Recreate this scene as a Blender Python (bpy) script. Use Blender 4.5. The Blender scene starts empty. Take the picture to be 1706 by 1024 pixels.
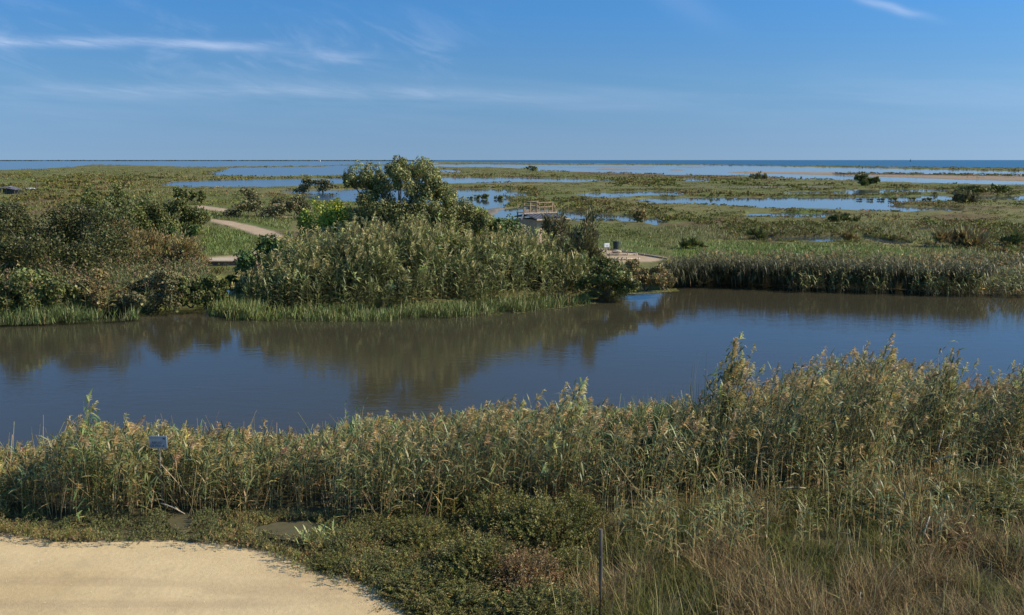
import bpy, bmesh, math, random
import numpy as np
from mathutils import Vector, Matrix

R = math.radians
SC = bpy.context.scene
COL = SC.collection
rng = np.random.default_rng(7)
random.seed(7)

# ------------------------------------------------------------------ camera
H = 9.0                      # eye height above the marsh
F = 1477.0                   # focal length in photo pixels (photo is 1706 x 1024)
PITCH = R(9.45)
cam_d = bpy.data.cameras.new("camera")
cam = bpy.data.objects.new("camera", cam_d)
COL.objects.link(cam)
cam.location = (0, 0, H)
cam.rotation_euler = (R(90) - PITCH, 0, 0)
cam_d.sensor_width = 36.0
cam_d.lens = 36.0 * F / 1706.0
cam_d.clip_start = 0.1
cam_d.clip_end = 120000.0
SC.camera = cam

# ------------------------------------------------------------------ sky and sun
SUN_AZ, SUN_EL = 95.0, 36.0   # degrees right of the view direction, above the horizon
SKY_TINT = [(0.0, (1.10, 1.04, 0.95)), (1.0, (0.5, 1.0, 1.3)), (0.15, (0.86, 1.12, 1.12)), (0.31, (0.58, 1.1, 1.36))]   # clear autumn air: tint over elevation (0 .. 0.5 rad)
world = bpy.data.worlds.new("World")
SC.world = world
world.use_nodes = True
wn, wl = world.node_tree.nodes, world.node_tree.links
wn.clear()
w_out = wn.new("ShaderNodeOutputWorld")
w_bg = wn.new("ShaderNodeBackground")
w_bg.inputs["Strength"].default_value = 0.125
w_sky = wn.new("ShaderNodeTexSky")
w_sky.sky_type = 'NISHITA'
w_sky.sun_disc = False
w_sky.sun_elevation = R(SUN_EL)
w_sky.sun_rotation = R(SUN_AZ)
w_sky.altitude = 0.0
w_sky.air_density = 1.0
w_sky.dust_density = 0.9
w_sky.ozone_density = 4.0


def wmath(op, a, b=None, c=None):
    n = wn.new("ShaderNodeMath")
    n.operation = op
    for i, v in enumerate((a, b, c)):
        if v is None:
            continue
        if isinstance(v, (int, float)):
            n.inputs[i].default_value = v
        else:
            wl.new(v, n.inputs[i])
    return n.outputs[0]


w_tc = wn.new("ShaderNodeTexCoord")
w_sep = wn.new("ShaderNodeSeparateXYZ")
wl.new(w_tc.outputs["Generated"], w_sep.inputs[0])
az = wmath('ARCTAN2', w_sep.outputs[0], w_sep.outputs[1])       # radians right of +Y
el = wmath('ARCSINE', w_sep.outputs[2])


def wnoise(saz, sel, scale, detail, off, shear=0.0, rough=0.6):
    cb = wn.new("ShaderNodeCombineXYZ")
    wl.new(wmath('ADD', wmath('MULTIPLY', az, saz), off), cb.inputs[0])
    wl.new(wmath('MULTIPLY', wmath('ADD', el, wmath('MULTIPLY', az, shear)), sel), cb.inputs[1])
    nt = wn.new("ShaderNodeTexNoise")
    nt.inputs["Scale"].default_value = scale
    nt.inputs["Detail"].default_value = detail
    nt.inputs["Roughness"].default_value = rough
    nt.inputs["Distortion"].default_value = 0.4
    wl.new(cb.outputs[0], nt.inputs["Vector"])
    return nt.outputs["Fac"]


def gauss(x, c, s):
    d = wmath('DIVIDE', wmath('SUBTRACT', x, c), s)
    return wmath('POWER', 2.71828, wmath('MULTIPLY', wmath('MULTIPLY', d, d), -1.0))


def step(x, a, b):
    n = wn.new("ShaderNodeMapRange")
    n.interpolation_type = 'SMOOTHSTEP'
    n.inputs["From Min"].default_value = a
    n.inputs["From Max"].default_value = b
    wl.new(x, n.inputs["Value"])
    return n.outputs[0]


# long cirrus streaks
n_str = wnoise(1.6, 16.0, 2.2, 6.0, 3.1, shear=0.06)
n_wisp = wnoise(5.0, 14.0, 2.0, 6.0, 9.3, shear=0.3)
wob = wmath('MULTIPLY', wmath('SUBTRACT', wnoise(3.0, 2.0, 1.5, 3.0, 1.0), 0.5), R(1.6))
el_w = wmath('ADD', el, wob)
streak = wmath('MULTIPLY', gauss(wmath('ADD', el_w, wmath('MULTIPLY', az, -0.005)), R(6.75), R(0.26)), step(az, R(-11), R(-20)))
n_fine = wnoise(7.0, 60.0, 2.0, 8.0, 5.5, shear=0.12, rough=0.7)
streak = wmath('MULTIPLY', streak, wmath('MULTIPLY', step(n_str, 0.2, 0.6), step(n_fine, 0.18, 0.62)))
streak2 = wmath('MULTIPLY', gauss(wmath('ADD', el_w, wmath('MULTIPLY', az, 0.06)), R(5.55), R(0.32)), gauss(az, R(-13.5), R(6)))
streak2 = wmath('MULTIPLY', streak2, step(n_str, 0.3, 0.7))
band = wmath('MULTIPLY', gauss(el_w, R(4.0), R(0.36)), step(az, R(14), R(-12)))
band = wmath('MULTIPLY', band, wmath('MULTIPLY', step(n_str, 0.25, 0.75), step(n_fine, 0.2, 0.75)))
band2 = wmath('MULTIPLY', gauss(el_w, R(3.6), R(1.7)), step(n_str, 0.3, 0.8))
veil = wmath('MULTIPLY', wmath('MULTIPLY', gauss(el, R(6.6), R(2.2)), step(n_wisp, 0.47, 0.72)), step(az, R(2), R(-9)))
tick = wmath('MULTIPLY', gauss(wmath('ADD', el_w, wmath('MULTIPLY', az, 0.33)), R(16.0), R(0.24)), gauss(az, R(22.3), R(1.7)))
tick = wmath('MULTIPLY', tick, step(n_wisp, 0.2, 0.6))
tick2 = wmath('MULTIPLY', gauss(wmath('ADD', el_w, wmath('MULTIPLY', az, 0.5)), R(14.5), R(0.8)), gauss(az, R(10.5), R(2.5)))
cl = wmath('ADD', wmath('MULTIPLY', streak, 0.5), wmath('MULTIPLY', streak2, 0.25))
cl = wmath('ADD', cl, wmath('MULTIPLY', band, 0.22))
cl = wmath('ADD', cl, wmath('MULTIPLY', band2, 0.10))
cl = wmath('ADD', cl, wmath('MULTIPLY', veil, 0.16))
cl = wmath('ADD', cl, wmath('MULTIPLY', tick, 0.42))
cl = wmath('ADD', cl, wmath('MULTIPLY', tick2, 0.06))
cl = wmath('MINIMUM', cl, 0.8)
w_mix = wn.new("ShaderNodeMix")
w_mix.data_type = 'RGBA'
w_mix.inputs[7].default_value = (6.3, 6.9, 8.6, 1)
wl.new(cl, w_mix.inputs[0])
# the air is clear: sample the sky a little higher, so no yellow murk stands on the horizon
w_vec = wn.new("ShaderNodeCombineXYZ")
wl.new(w_sep.outputs[0], w_vec.inputs[0])
wl.new(w_sep.outputs[1], w_vec.inputs[1])
wl.new(wmath('ADD', wmath('MULTIPLY', wmath('MAXIMUM', w_sep.outputs[2], 0.0), 0.9), 0.22), w_vec.inputs[2])
w_nrm = wn.new("ShaderNodeVectorMath")
w_nrm.operation = 'NORMALIZE'
wl.new(w_vec.outputs[0], w_nrm.inputs[0])
wl.new(w_nrm.outputs[0], w_sky.inputs["Vector"])
w_ramp = wn.new("ShaderNodeValToRGB")
for i, (p_, c_) in enumerate(SKY_TINT):
    e_ = w_ramp.color_ramp.elements[i] if i < 2 else w_ramp.color_ramp.elements.new(p_)
    if i < 2:
        e_.position = p_
    e_.color = (*c_, 1)
wl.new(wmath('MULTIPLY', el, 2.0), w_ramp.inputs[0])
w_tint = wn.new("ShaderNodeVectorMath")
w_tint.operation = 'MULTIPLY'
wl.new(w_sky.outputs[0], w_tint.inputs[0])
wl.new(w_ramp.outputs[0], w_tint.inputs[1])
wl.new(w_tint.outputs[0], w_mix.inputs[6])
wl.new(w_mix.outputs[2], w_bg.inputs["Color"])
wl.new(w_bg.outputs[0], w_out.inputs[0])

sun_d = bpy.data.lights.new("sun", 'SUN')
sun_d.energy = 4.9
sun_d.angle = R(0.53)
sun_d.color = (1.0, 0.885, 0.71)
sun = bpy.data.objects.new("sun", sun_d)
COL.objects.link(sun)
SUNV = Vector((math.sin(R(SUN_AZ)) * math.cos(R(SUN_EL)), math.cos(R(SUN_AZ)) * math.cos(R(SUN_EL)), math.sin(R(SUN_EL))))
sun.rotation_euler = SUNV.to_track_quat('Z', 'Y').to_euler()
sun.location = (60, 20, 60)

SC.view_settings.view_transform = 'Standard'
SC.view_settings.look = 'None'
SC.view_settings.exposure = 0.0
SC.view_settings.gamma = 1.0
SC.view_settings.use_curve_mapping = False
SC.cycles.max_bounces = 6
SC.cycles.diffuse_bounces = 4
SC.cycles.glossy_bounces = 3
SC.cycles.transmission_bounces = 3
SC.cycles.transparent_max_bounces = 4

# ------------------------------------------------------------------ pixel <-> world
sp, cp = math.sin(PITCH), math.cos(PITCH)


def at(u, v, z=0.0):
    """point of the plane at height z that the photo shows at pixel (u, v)"""
    xc, yc = (u - 853.0) / F, (512.0 - v) / F
    dy, dz = cp + yc * sp, -sp + yc * cp
    t = (H - z) / -dz
    return Vector((xc * t, dy * t, z))


def at_np(u, v, z=0.0):
    xc, yc = (u - 853.0) / F, (512.0 - v) / F
    dy, dz = cp + yc * sp, -sp + yc * cp
    t = (H - z) / np.maximum(-dz, 1e-9)
    return xc * t, dy * t


def uv_np(x, y, z):
    depth = y * cp - (z - H) * sp
    up = y * sp + (z - H) * cp
    return 853.0 + F * x / depth, 512.0 - F * up / depth


def z_at(v, y):
    """height at distance y that the photo shows on row v"""
    yc = (512.0 - v) / F
    return H + y * (-sp + yc * cp) / (cp + yc * sp)


# ------------------------------------------------------------------ noise, polygons
def hash2(ix, iy, seed):
    n = (ix.astype(np.int64) * 374761393 + iy.astype(np.int64) * 668265263 + seed * 1442695041) & 0xFFFFFFFF
    n = ((n ^ (n >> 13)) * 1274126177) & 0xFFFFFFFF
    return ((n ^ (n >> 16)) & 0xFFFFFF) / float(0xFFFFFF)


def vnoise(x, y, seed=0):
    ix, iy = np.floor(x), np.floor(y)
    fx, fy = x - ix, y - iy
    fx, fy = fx * fx * (3 - 2 * fx), fy * fy * (3 - 2 * fy)
    a, b = hash2(ix, iy, seed), hash2(ix + 1, iy, seed)
    c, d = hash2(ix, iy + 1, seed), hash2(ix + 1, iy + 1, seed)
    return (a * (1 - fx) + b * fx) * (1 - fy) + (c * (1 - fx) + d * fx) * fy


def fbm(x, y, octv=4, seed=0):
    s, a, t = 0.0, 0.5, 0.0
    for o in range(octv):
        s = s + a * vnoise(x * 2 ** o + 17.3 * o, y * 2 ** o - 9.1 * o, seed + o)
        t += a
        a *= 0.5
    return s / t


def pip(px, py, poly):
    inside = np.zeros(px.shape, bool)
    n = len(poly)
    for i in range(n):
        x1, y1 = poly[i]
        x2, y2 = poly[(i + 1) % n]
        if y1 == y2:
            continue
        c = ((y1 > py) != (y2 > py)) & (px < (x2 - x1) * (py - y1) / (y2 - y1) + x1)
        inside ^= c
    return inside


def curve(pts):
    xs = np.array([p[0] for p in pts], float)
    ys = np.array([p[1] for p in pts], float)
    return lambda u: np.interp(u, xs, ys)


# ------------------------------------------------------------------ mesh building
class MB:
    """collects quads with one colour per vertex"""

    def __init__(self):
        self.v, self.f, self.c, self.n = [], [], [], 0

    def add(self, verts, faces, cols):
        self.v.append(verts.reshape(-1, 3).astype(np.float32))
        self.f.append((faces.reshape(-1, 4) + self.n).astype(np.int32))
        self.c.append(cols.reshape(-1, 3).astype(np.float32))
        self.n += len(self.v[-1])

    def strips(self, P, S, W, C):
        N, K = P.shape[:2]
        if N == 0:
            return
        if S.ndim == 2:
            S = S[:, None, :]
        S = np.broadcast_to(S, P.shape)
        off = S * W[..., None]
        V = np.stack([P - off, P + off], 2)
        if C.ndim == 2:
            C = C[:, None, :]
        C = np.broadcast_to(C, P.shape)
        CC = np.repeat(C[:, :, None, :], 2, 2)
        b = (np.arange(N) * K * 2)[:, None] + (np.arange(K - 1) * 2)[None, :]
        Fq = np.stack([b, b + 1, b + 3, b + 2], -1)
        self.add(V, Fq, CC)

    def tubes(self, P, Rr, C, sides=3):
        N, K = P.shape[:2]
        if N == 0:
            return
        T = np.gradient(P, axis=1)
        T /= np.linalg.norm(T, axis=2, keepdims=True) + 1e-9
        ref = np.where(np.abs(T[..., 2:3]) > 0.9, np.array([1.0, 0, 0]), np.array([0, 0, 1.0]))
        A = np.cross(T, ref)
        A /= np.linalg.norm(A, axis=2, keepdims=True) + 1e-9
        B = np.cross(T, A)
        ang = np.arange(sides) * 2 * np.pi / sides
        V = P[:, :, None, :] + Rr[:, :, None, None] * (A[:, :, None, :] * np.cos(ang)[None, None, :, None] + B[:, :, None, :] * np.sin(ang)[None, None, :, None])
        if C.ndim == 2:
            C = C[:, None, :]
        C = np.broadcast_to(C, P.shape)
        CC = np.repeat(C[:, :, None, :], sides, 2)
        b = (np.arange(N) * K * sides)[:, None, None] + (np.arange(K - 1) * sides)[None, :, None]
        s = np.arange(sides)[None, None, :]
        s2 = (s + 1) % sides
        Fq = np.stack([b + s, b + s2, b + sides + s2, b + sides + s], -1)
        self.add(V, Fq, CC)

    def leaves(self, O, D, S, L, W, C):
        """one pointed quad per leaf: base O, direction D, side S"""
        N = len(O)
        if N == 0:
            return
        L, W = L[:, None], W[:, None]
        V = np.stack([O, O + D * L * 0.45 + S * W, O + D * L, O + D * L * 0.45 - S * W], 1)
        Fq = (np.arange(N) * 4)[:, None] + np.arange(4)[None, :]
        self.add(V, Fq, np.repeat(C[:, None, :], 4, 1))

    def mesh(self, name):
        me = bpy.data.meshes.new(name)
        V = np.concatenate(self.v)
        Fq = np.concatenate(self.f)
        C = np.concatenate(self.c)
        fill_mesh(me, V, Fq, C)
        return me

    def build(self, name, mat, parent=None):
        me = self.mesh(name)
        me.materials.append(mat)
        return link(name, me, parent)


def fill_mesh(me, V, Fq, C=None, smooth=False):
    me.vertices.add(len(V))
    me.vertices.foreach_set("co", V.astype(np.float32).ravel())
    me.loops.add(Fq.size)
    me.loops.foreach_set("vertex_index", Fq.astype(np.int32).ravel())
    me.polygons.add(len(Fq))
    me.polygons.foreach_set("loop_start", (np.arange(len(Fq)) * 4).astype(np.int32))
    if smooth:
        me.polygons.foreach_set("use_smooth", np.ones(len(Fq), bool))
    me.update(calc_edges=True)
    if C is not None:
        a = me.color_attributes.new("Col", 'FLOAT_COLOR', 'POINT')
        CA = np.ones((len(V), 4), np.float32)
        CA[:, :3] = np.clip(C, 0, 1)
        a.data.foreach_set("color", CA.ravel())


def link(name, data, parent=None):
    o = bpy.data.objects.new(name, data)
    COL.objects.link(o)
    if parent is not None:
        o.parent = parent
    return o


def tag(o, label=None, cat=None, group=None, kind=None):
    if label:
        o["label"] = label
    if cat:
        o["category"] = cat
    if group:
        o["group"] = group
    if kind:
        o["kind"] = kind
    return o


def thing(name, loc, label, cat, group=None, rz=0.0):
    o = link(name, None)
    o.location = loc
    o.rotation_euler = (0, 0, rz)
    o.empty_display_size = 0.3
    return tag(o, label, cat, group)


def copy_tree(o, parent=None):
    c = o.copy()
    COL.objects.link(c)
    if parent is not None:
        c.parent = parent
    for ch in list(o.children):
        copy_tree(ch, c)
    return c


def bm_box(bm, c, s, rz=0.0, rx=0.0, ry=0.0, bevel=0.0):
    m = Matrix.Translation(c) @ Matrix.Rotation(rz, 4, 'Z') @ Matrix.Rotation(ry, 4, 'Y') @ Matrix.Rotation(rx, 4, 'X') @ Matrix.Diagonal((s[0], s[1], s[2], 1))
    r = bmesh.ops.create_cube(bm, size=1.0, matrix=m)
    if bevel:
        ed = list({e for v in r['verts'] for e in v.link_edges})
        bmesh.ops.bevel(bm, geom=ed, offset=bevel, segments=2, affect='EDGES')


def bm_beam(bm, a, b, w, d=None, bevel=0.0):
    a, b = Vector(a), Vector(b)
    v = b - a
    q = v.to_track_quat('Z', 'Y').to_matrix().to_4x4()
    m = Matrix.Translation((a + b) / 2) @ q @ Matrix.Diagonal((w, d or w, v.length, 1))
    r = bmesh.ops.create_cube(bm, size=1.0, matrix=m)
    if bevel:
        ed = list({e for v in r['verts'] for e in v.link_edges})
        bmesh.ops.bevel(bm, geom=ed, offset=bevel, segments=2, affect='EDGES')


def bm_tube(bm, pts, rad, seg=8):
    """rad: one radius per point"""
    rings = []
    for i, p in enumerate(pts):
        p = Vector(p)
        t = (Vector(pts[min(i + 1, len(pts) - 1)]) - Vector(pts[max(i - 1, 0)])).normalized()
        q = t.to_track_quat('Z', 'Y')
        rings.append([bm.verts.new(p + q @ Vector((rad[i] * math.cos(k * 2 * math.pi / seg), rad[i] * math.sin(k * 2 * math.pi / seg), 0))) for k in range(seg)])
    for a, b in zip(rings, rings[1:]):
        for k in range(seg):
            bm.faces.new((a[k], a[(k + 1) % seg], b[(k + 1) % seg], b[k]))
    bm.faces.new(list(reversed(rings[0])))
    bm.faces.new(rings[-1])


def obj(name, bm, mat, parent=None, smooth=False):
    me = bpy.data.meshes.new(name)
    bm.normal_update()
    bm.to_mesh(me)
    bm.free()
    me.materials.append(mat)
    if smooth:
        for p in me.polygons:
            p.use_smooth = True
    return link(name, me, parent)


# ------------------------------------------------------------------ materials
def new_mat(name):
    m = bpy.data.materials.new(name)
    m.use_nodes = True
    nt = m.node_tree
    b = nt.nodes["Principled BSDF"]
    return m, nt.nodes, nt.links, b


def foliage_mat(name, trans=0.28, rough=0.45, spec=0.35):
    m, n, l, b = new_mat(name)
    a = n.new("ShaderNodeAttribute")
    a.attribute_name = "Col"
    l.new(a.outputs["Color"], b.inputs["Base Color"])
    b.inputs["Roughness"].default_value = rough
    b.inputs["Specular IOR Level"].default_value = spec
    t = n.new("ShaderNodeBsdfTranslucent")
    l.new(a.outputs["Color"], t.inputs["Color"])
    mx = n.new("ShaderNodeMixShader")
    mx.inputs[0].default_value = trans
    l.new(b.outputs[0], mx.inputs[1])
    l.new(t.outputs[0], mx.inputs[2])
    l.new(mx.outputs[0], n["Material Output"].inputs[0])
    return m


def noise_mat(name, c1, c2, scale=8.0, rough=0.8, bump=0.15, stretch=(1, 1, 1), dist=0.02, detail=6.0, spec=0.3, metallic=0.0):
    m, n, l, b = new_mat(name)
    tc = n.new("ShaderNodeTexCoord")
    mp = n.new("ShaderNodeMapping")
    mp.inputs["Scale"].default_value = stretch
    l.new(tc.outputs["Object"], mp.inputs[0])
    t = n.new("ShaderNodeTexNoise")
    t.inputs["Scale"].default_value = scale
    t.inputs["Detail"].default_value = detail
    l.new(mp.outputs[0], t.inputs["Vector"])
    r = n.new("ShaderNodeValToRGB")
    r.color_ramp.elements[0].position = 0.32
    r.color_ramp.elements[1].position = 0.68
    r.color_ramp.elements[0].color = (*c1, 1)
    r.color_ramp.elements[1].color = (*c2, 1)
    l.new(t.outputs["Fac"], r.inputs[0])
    l.new(r.outputs[0], b.inputs["Base Color"])
    b.inputs["Roughness"].default_value = rough
    b.inputs["Metallic"].default_value = metallic
    b.inputs["Specular IOR Level"].default_value = spec
    bp = n.new("ShaderNodeBump")
    bp.inputs["Strength"].default_value = bump
    bp.inputs["Distance"].default_value = dist
    l.new(t.outputs["Fac"], bp.inputs["Height"])
    l.new(bp.outputs[0], b.inputs["Normal"])
    return m


def ground_mat(name, amp, bump, scales=(0.6, 6.0, 40.0)):
    m, n, l, b = new_mat(name)
    a = n.new("ShaderNodeAttribute")
    a.attribute_name = "Col"
    tc = n.new("ShaderNodeTexCoord")
    prev = None
    hs = None
    for s in scales:
        t = n.new("ShaderNodeTexNoise")
        t.inputs["Scale"].default_value = s
        t.inputs["Detail"].default_value = 5.0
        l.new(tc.outputs["Object"], t.inputs["Vector"])
        if prev is None:
            prev = t.outputs["Fac"]
        else:
            ad = n.new("ShaderNodeMath")
            ad.operation = 'ADD'
            l.new(prev, ad.inputs[0])
            l.new(t.outputs["Fac"], ad.inputs[1])
            prev = ad.outputs[0]
    mr = n.new("ShaderNodeMapRange")
    mr.inputs["From Min"].default_value = len(scales) * 0.5 - 0.6
    mr.inputs["From Max"].default_value = len(scales) * 0.5 + 0.6
    mr.inputs["To Min"].default_value = 1.0 - amp
    mr.inputs["To Max"].default_value = 1.0 + amp
    l.new(prev, mr.inputs["Value"])
    mx = n.new("ShaderNodeVectorMath")
    mx.operation = 'MULTIPLY'
    l.new(a.outputs["Color"], mx.inputs[0])
    l.new(mr.outputs[0], mx.inputs[1])
    l.new(mx.outputs[0], b.inputs["Base Color"])
    b.inputs["Roughness"].default_value = 0.95
    b.inputs["Specular IOR Level"].default_value = 0.1
    bp = n.new("ShaderNodeBump")
    bp.inputs["Strength"].default_value = 0.6
    bp.inputs["Distance"].default_value = bump
    l.new(prev, bp.inputs["Height"])
    l.new(bp.outputs[0], b.inputs["Normal"])
    return m


def water_mat(name, base, rough, ripples, weeds=None):
    m, n, l, b = new_mat(name)
    b.inputs["Base Color"].default_value = (*base, 1)
    b.inputs["Roughness"].default_value = rough
    b.inputs["IOR"].default_value = 1.333
    tc = n.new("ShaderNodeTexCoord")
    # patches of breeze: rougher, finer ripples in streaks
    nrm = None
    for (sc, strx, stry, dist) in ripples:
        mp = n.new("ShaderNodeMapping")
        mp.inputs["Scale"].default_value = (strx, stry, 1)
        mp.inputs["Rotation"].default_value = (0, 0, R(-14))
        l.new(tc.outputs["Object"], mp.inputs[0])
        t = n.new("ShaderNodeTexNoise")
        t.inputs["Scale"].default_value = sc
        t.inputs["Detail"].default_value = 3.0
        t.inputs["Distortion"].default_value = 0.5
        l.new(mp.outputs[0], t.inputs["Vector"])
        bp = n.new("ShaderNodeBump")
        bp.inputs["Strength"].default_value = 1.0
        bp.inputs["Distance"].default_value = dist
        wp_ = n.new("ShaderNodeTexNoise")
        wp_.inputs["Scale"].default_value = 0.07
        wp_.inputs["Detail"].default_value = 4.0
        wm_ = n.new("ShaderNodeMapping")
        wm_.inputs["Scale"].default_value = (0.5, 1.6, 1)
        l.new(tc.outputs["Object"], wm_.inputs[0])
        l.new(wm_.outputs[0], wp_.inputs["Vector"])
        mr_ = n.new("ShaderNodeMapRange")
        mr_.inputs["From Min"].default_value = 0.38
        mr_.inputs["From Max"].default_value = 0.62
        mr_.inputs["To Min"].default_value = 0.25
        mr_.inputs["To Max"].default_value = 1.5
        l.new(wp_.outputs["Fac"], mr_.inputs["Value"])
        mu_ = n.new("ShaderNodeMath")
        mu_.operation = 'MULTIPLY'
        l.new(t.outputs["Fac"], mu_.inputs[0])
        l.new(mr_.outputs[0], mu_.inputs[1])
        l.new(mu_.outputs[0], bp.inputs["Height"])
        if nrm is not None:
            l.new(nrm, bp.inputs["Normal"])
        nrm = bp.outputs[0]
    if nrm is not None:
        l.new(nrm, b.inputs["Normal"])
    return m


M_leaf = foliage_mat("leaf", 0.20, 0.5, 0.35)
M_reed = foliage_mat("reed_leaf", 0.17, 0.46, 0.4)
M_marsh = foliage_mat("marsh_leaf", 0.2, 0.85, 0.08)
M_dry = foliage_mat("dry_grass", 0.2, 0.7, 0.15)
M_bark = noise_mat("bark", (0.10, 0.08, 0.06), (0.26, 0.22, 0.17), 6.0, 0.9, 0.5, (1, 1, 0.25))
M_ground = ground_mat("marsh_soil", 0.55, 0.05)
M_sand = ground_mat("sandy_track", 0.16, 0.02, (1.2, 9.0, 45.0))
M_wood = noise_mat("weathered_wood", (0.40, 0.31, 0.21), (0.62, 0.50, 0.36), 5.0, 0.8, 0.3, (1, 1, 0.15))
M_wall = noise_mat("ochre_board", (0.44, 0.32, 0.21), (0.54, 0.40, 0.27), 3.0, 0.85, 0.1)
M_roof = noise_mat("roof_sheet", (0.09, 0.09, 0.10), (0.19, 0.185, 0.18), 3.0, 0.55, 0.1)
M_white = noise_mat("white_paint", (0.66, 0.67, 0.68), (0.78, 0.79, 0.80), 9.0, 0.5, 0.02)
M_signface = noise_mat("sign_face", (0.21, 0.28, 0.34), (0.26, 0.33, 0.39), 5.0, 0.45, 0.02)
M_ink = noise_mat("sign_ink", (0.02, 0.035, 0.09), (0.03, 0.045, 0.11), 5.0, 0.5, 0.0)
M_post = noise_mat("grey_post", (0.07, 0.06, 0.05), (0.20, 0.165, 0.13), 10.0, 0.85, 0.4, (1, 1, 0.1))
M_pole = noise_mat("galvanised", (0.28, 0.27, 0.25), (0.40, 0.38, 0.34), 14.0, 0.55, 0.05, metallic=0.3)
M_stone = noise_mat("stone_wall", (0.10, 0.085, 0.075), (0.28, 0.23, 0.20), 3.5, 0.9, 0.6)
M_dark = noise_mat("dark_plastic", (0.02, 0.03, 0.035), (0.04, 0.05, 0.055), 4.0, 0.5, 0.05)
M_cane = noise_mat("dry_cane", (0.36, 0.29, 0.18), (0.56, 0.48, 0.34), 6.0, 0.7, 0.2, (1, 1, 0.2))
M_smudge = noise_mat("olive_smudge", (0.105, 0.092, 0.045), (0.135, 0.118, 0.06), 5.0, 0.5, 0.3)
M_oldwood = noise_mat("old_wood", (0.20, 0.14, 0.085), (0.36, 0.27, 0.17), 5.0, 0.85, 0.3, (1, 1, 0.15))

# ================================================================== the land
ZR, ZL = -0.5, -0.25          # river level, lagoon level
far_line = [(-900, 545), (-300, 536), (0, 529), (120, 525), (200, 522), (300, 513), (345, 509), (352, 490), (352, 472), (372, 466), (405, 465), (428, 472), (418, 500),
            (440, 517), (560, 520), (660, 519), (750, 514), (880, 503), (960, 495), (1040, 487), (1085, 483), (1125, 474), (1180, 470), (1300, 474), (1400, 477), (1500, 480),
            (1600, 482), (1706, 484), (1900, 490), (2600, 505)]
near_line = [(2600, 695), (1800, 700), (1500, 706), (1200, 718), (900, 742), (600, 765), (300, 780), (0, 792), (-300, 805), (-900, 840)]
RIVER = far_line + near_line

POOLS = [
    [(262, 308), (285, 304), (330, 302), (430, 299.5), (480, 298.5), (560, 298), (640, 296.5), (735, 295.5), (830, 296), (960, 298), (1028, 301), (960, 303), (880, 302), (830, 304), (735, 305), (560, 306), (480, 310), (400, 311), (300, 310)],
    [(470, 319), (560, 317), (650, 316), (770, 316), (850, 315.5), (848, 320), (889, 324), (880, 327.5), (848, 328), (770, 327), (640, 326), (520, 325)],
    [(490, 327), (640, 328), (780, 329), (842, 330), (854, 333), (836, 340), (834, 346), (810, 348), (770, 346), (700, 339), (600, 337), (540, 334)],
    [(815, 364), (835, 353), (862, 343.5), (880, 345), (925, 351), (955, 353), (990, 356), (1030, 359), (1056, 360), (1060, 366), (1068, 363), (1096, 363), (1110, 372), (1092, 376), (1080, 372), (1055, 368), (1000, 367.5), (960, 367), (925, 366), (870, 366)],
    [(960, 323.5), (1000, 321), (1100, 320), (1132, 320), (1142, 323), (1110, 325), (1060, 326), (1030, 328), (990, 328), (965, 325.5)],
    [(1055, 333.5), (1080, 330.5), (1200, 329.5), (1420, 329), (1500, 328), (1600, 327), (1706, 326.5), (1900, 326), (1900, 333.5), (1706, 333.5), (1620, 332.5), (1580, 333.5), (1500, 336), (1477, 341), (1510, 345), (1560, 347), (1608, 349), (1598, 352), (1540, 351), (1500, 353), (1440, 351.5), (1420, 349), (1370, 348), (1310, 348.5), (1260, 346), (1200, 341.5), (1130, 339), (1080, 337)],
    [(1303, 322.5), (1330, 319.5), (1400, 318), (1440, 316.5), (1480, 315.5), (1540, 316), (1580, 318), (1575, 320), (1500, 319.5), (1450, 322), (1425, 325), (1410, 321.5), (1340, 322.5)],
    [(1128, 300), (1150, 297.5), (1185, 298.5), (1180, 301.5), (1145, 301.5)],
    # wide shallow lagoon behind the beach, right
    [(700, 275.6), (800, 274.3), (900, 275.3), (1000, 275.0), (1180, 276), (1300, 278), (1440, 280.5), (1706, 286.5), (2000, 293), (2400, 302), (2400, 322), (1900, 312), (1706, 307.5), (1590, 305), (1540, 303.5), (1420, 300), (1330, 297.5), (1280, 294), (1180, 290), (1130, 290.5), (1060, 288), (900, 283.5), (880, 280), (820, 277.5), (740, 277)],
    [(733, 286.5), (735, 283.5), (770, 284.5), (762, 286.8)],
    [(1190, 361.5), (1245, 359), (1262, 355.5), (1300, 354), (1330, 356.5), (1370, 356), (1408, 360), (1372, 362.5), (1340, 364), (1300, 362), (1270, 362.5), (1240, 362)],
    [(1228, 396), (1252, 393), (1290, 395), (1340, 394), (1406, 394.5), (1392, 400), (1365, 404), (1330, 401), (1290, 402), (1255, 399)],
    [(1426, 396), (1445, 395), (1490, 402), (1514, 404), (1512, 407), (1486, 408), (1462, 406), (1450, 402)],
    [(1522, 407.5), (1545, 406), (1540, 409.5)],
    [(1530, 381), (1543, 376.5), (1550, 379), (1540, 383)],
    [(1652, 405), (1668, 401), (1682, 403), (1660, 407)],
    [(1668, 412), (1679, 410), (1676, 416), (1670, 416)],
    # left lagoons
    [(-700, 287), (-300, 284.5), (0, 282), (70, 280), (100, 278), (126, 276.5), (150, 273), (250, 274.5), (300, 276.2), (345, 277), (380, 276), (450, 276), (520, 275.8), (560, 273.6), (640, 272.8), (690, 273), (735, 271.5), (690, 270), (500, 268.9), (300, 268.7), (150, 268.5), (0, 268.5), (-700, 268.5)],
    [(340, 290.5), (365, 287), (385, 280.5), (440, 279.5), (520, 279), (560, 277.2), (640, 276.8), (650, 291), (560, 291), (450, 293), (400, 292.5)],
]
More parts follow.
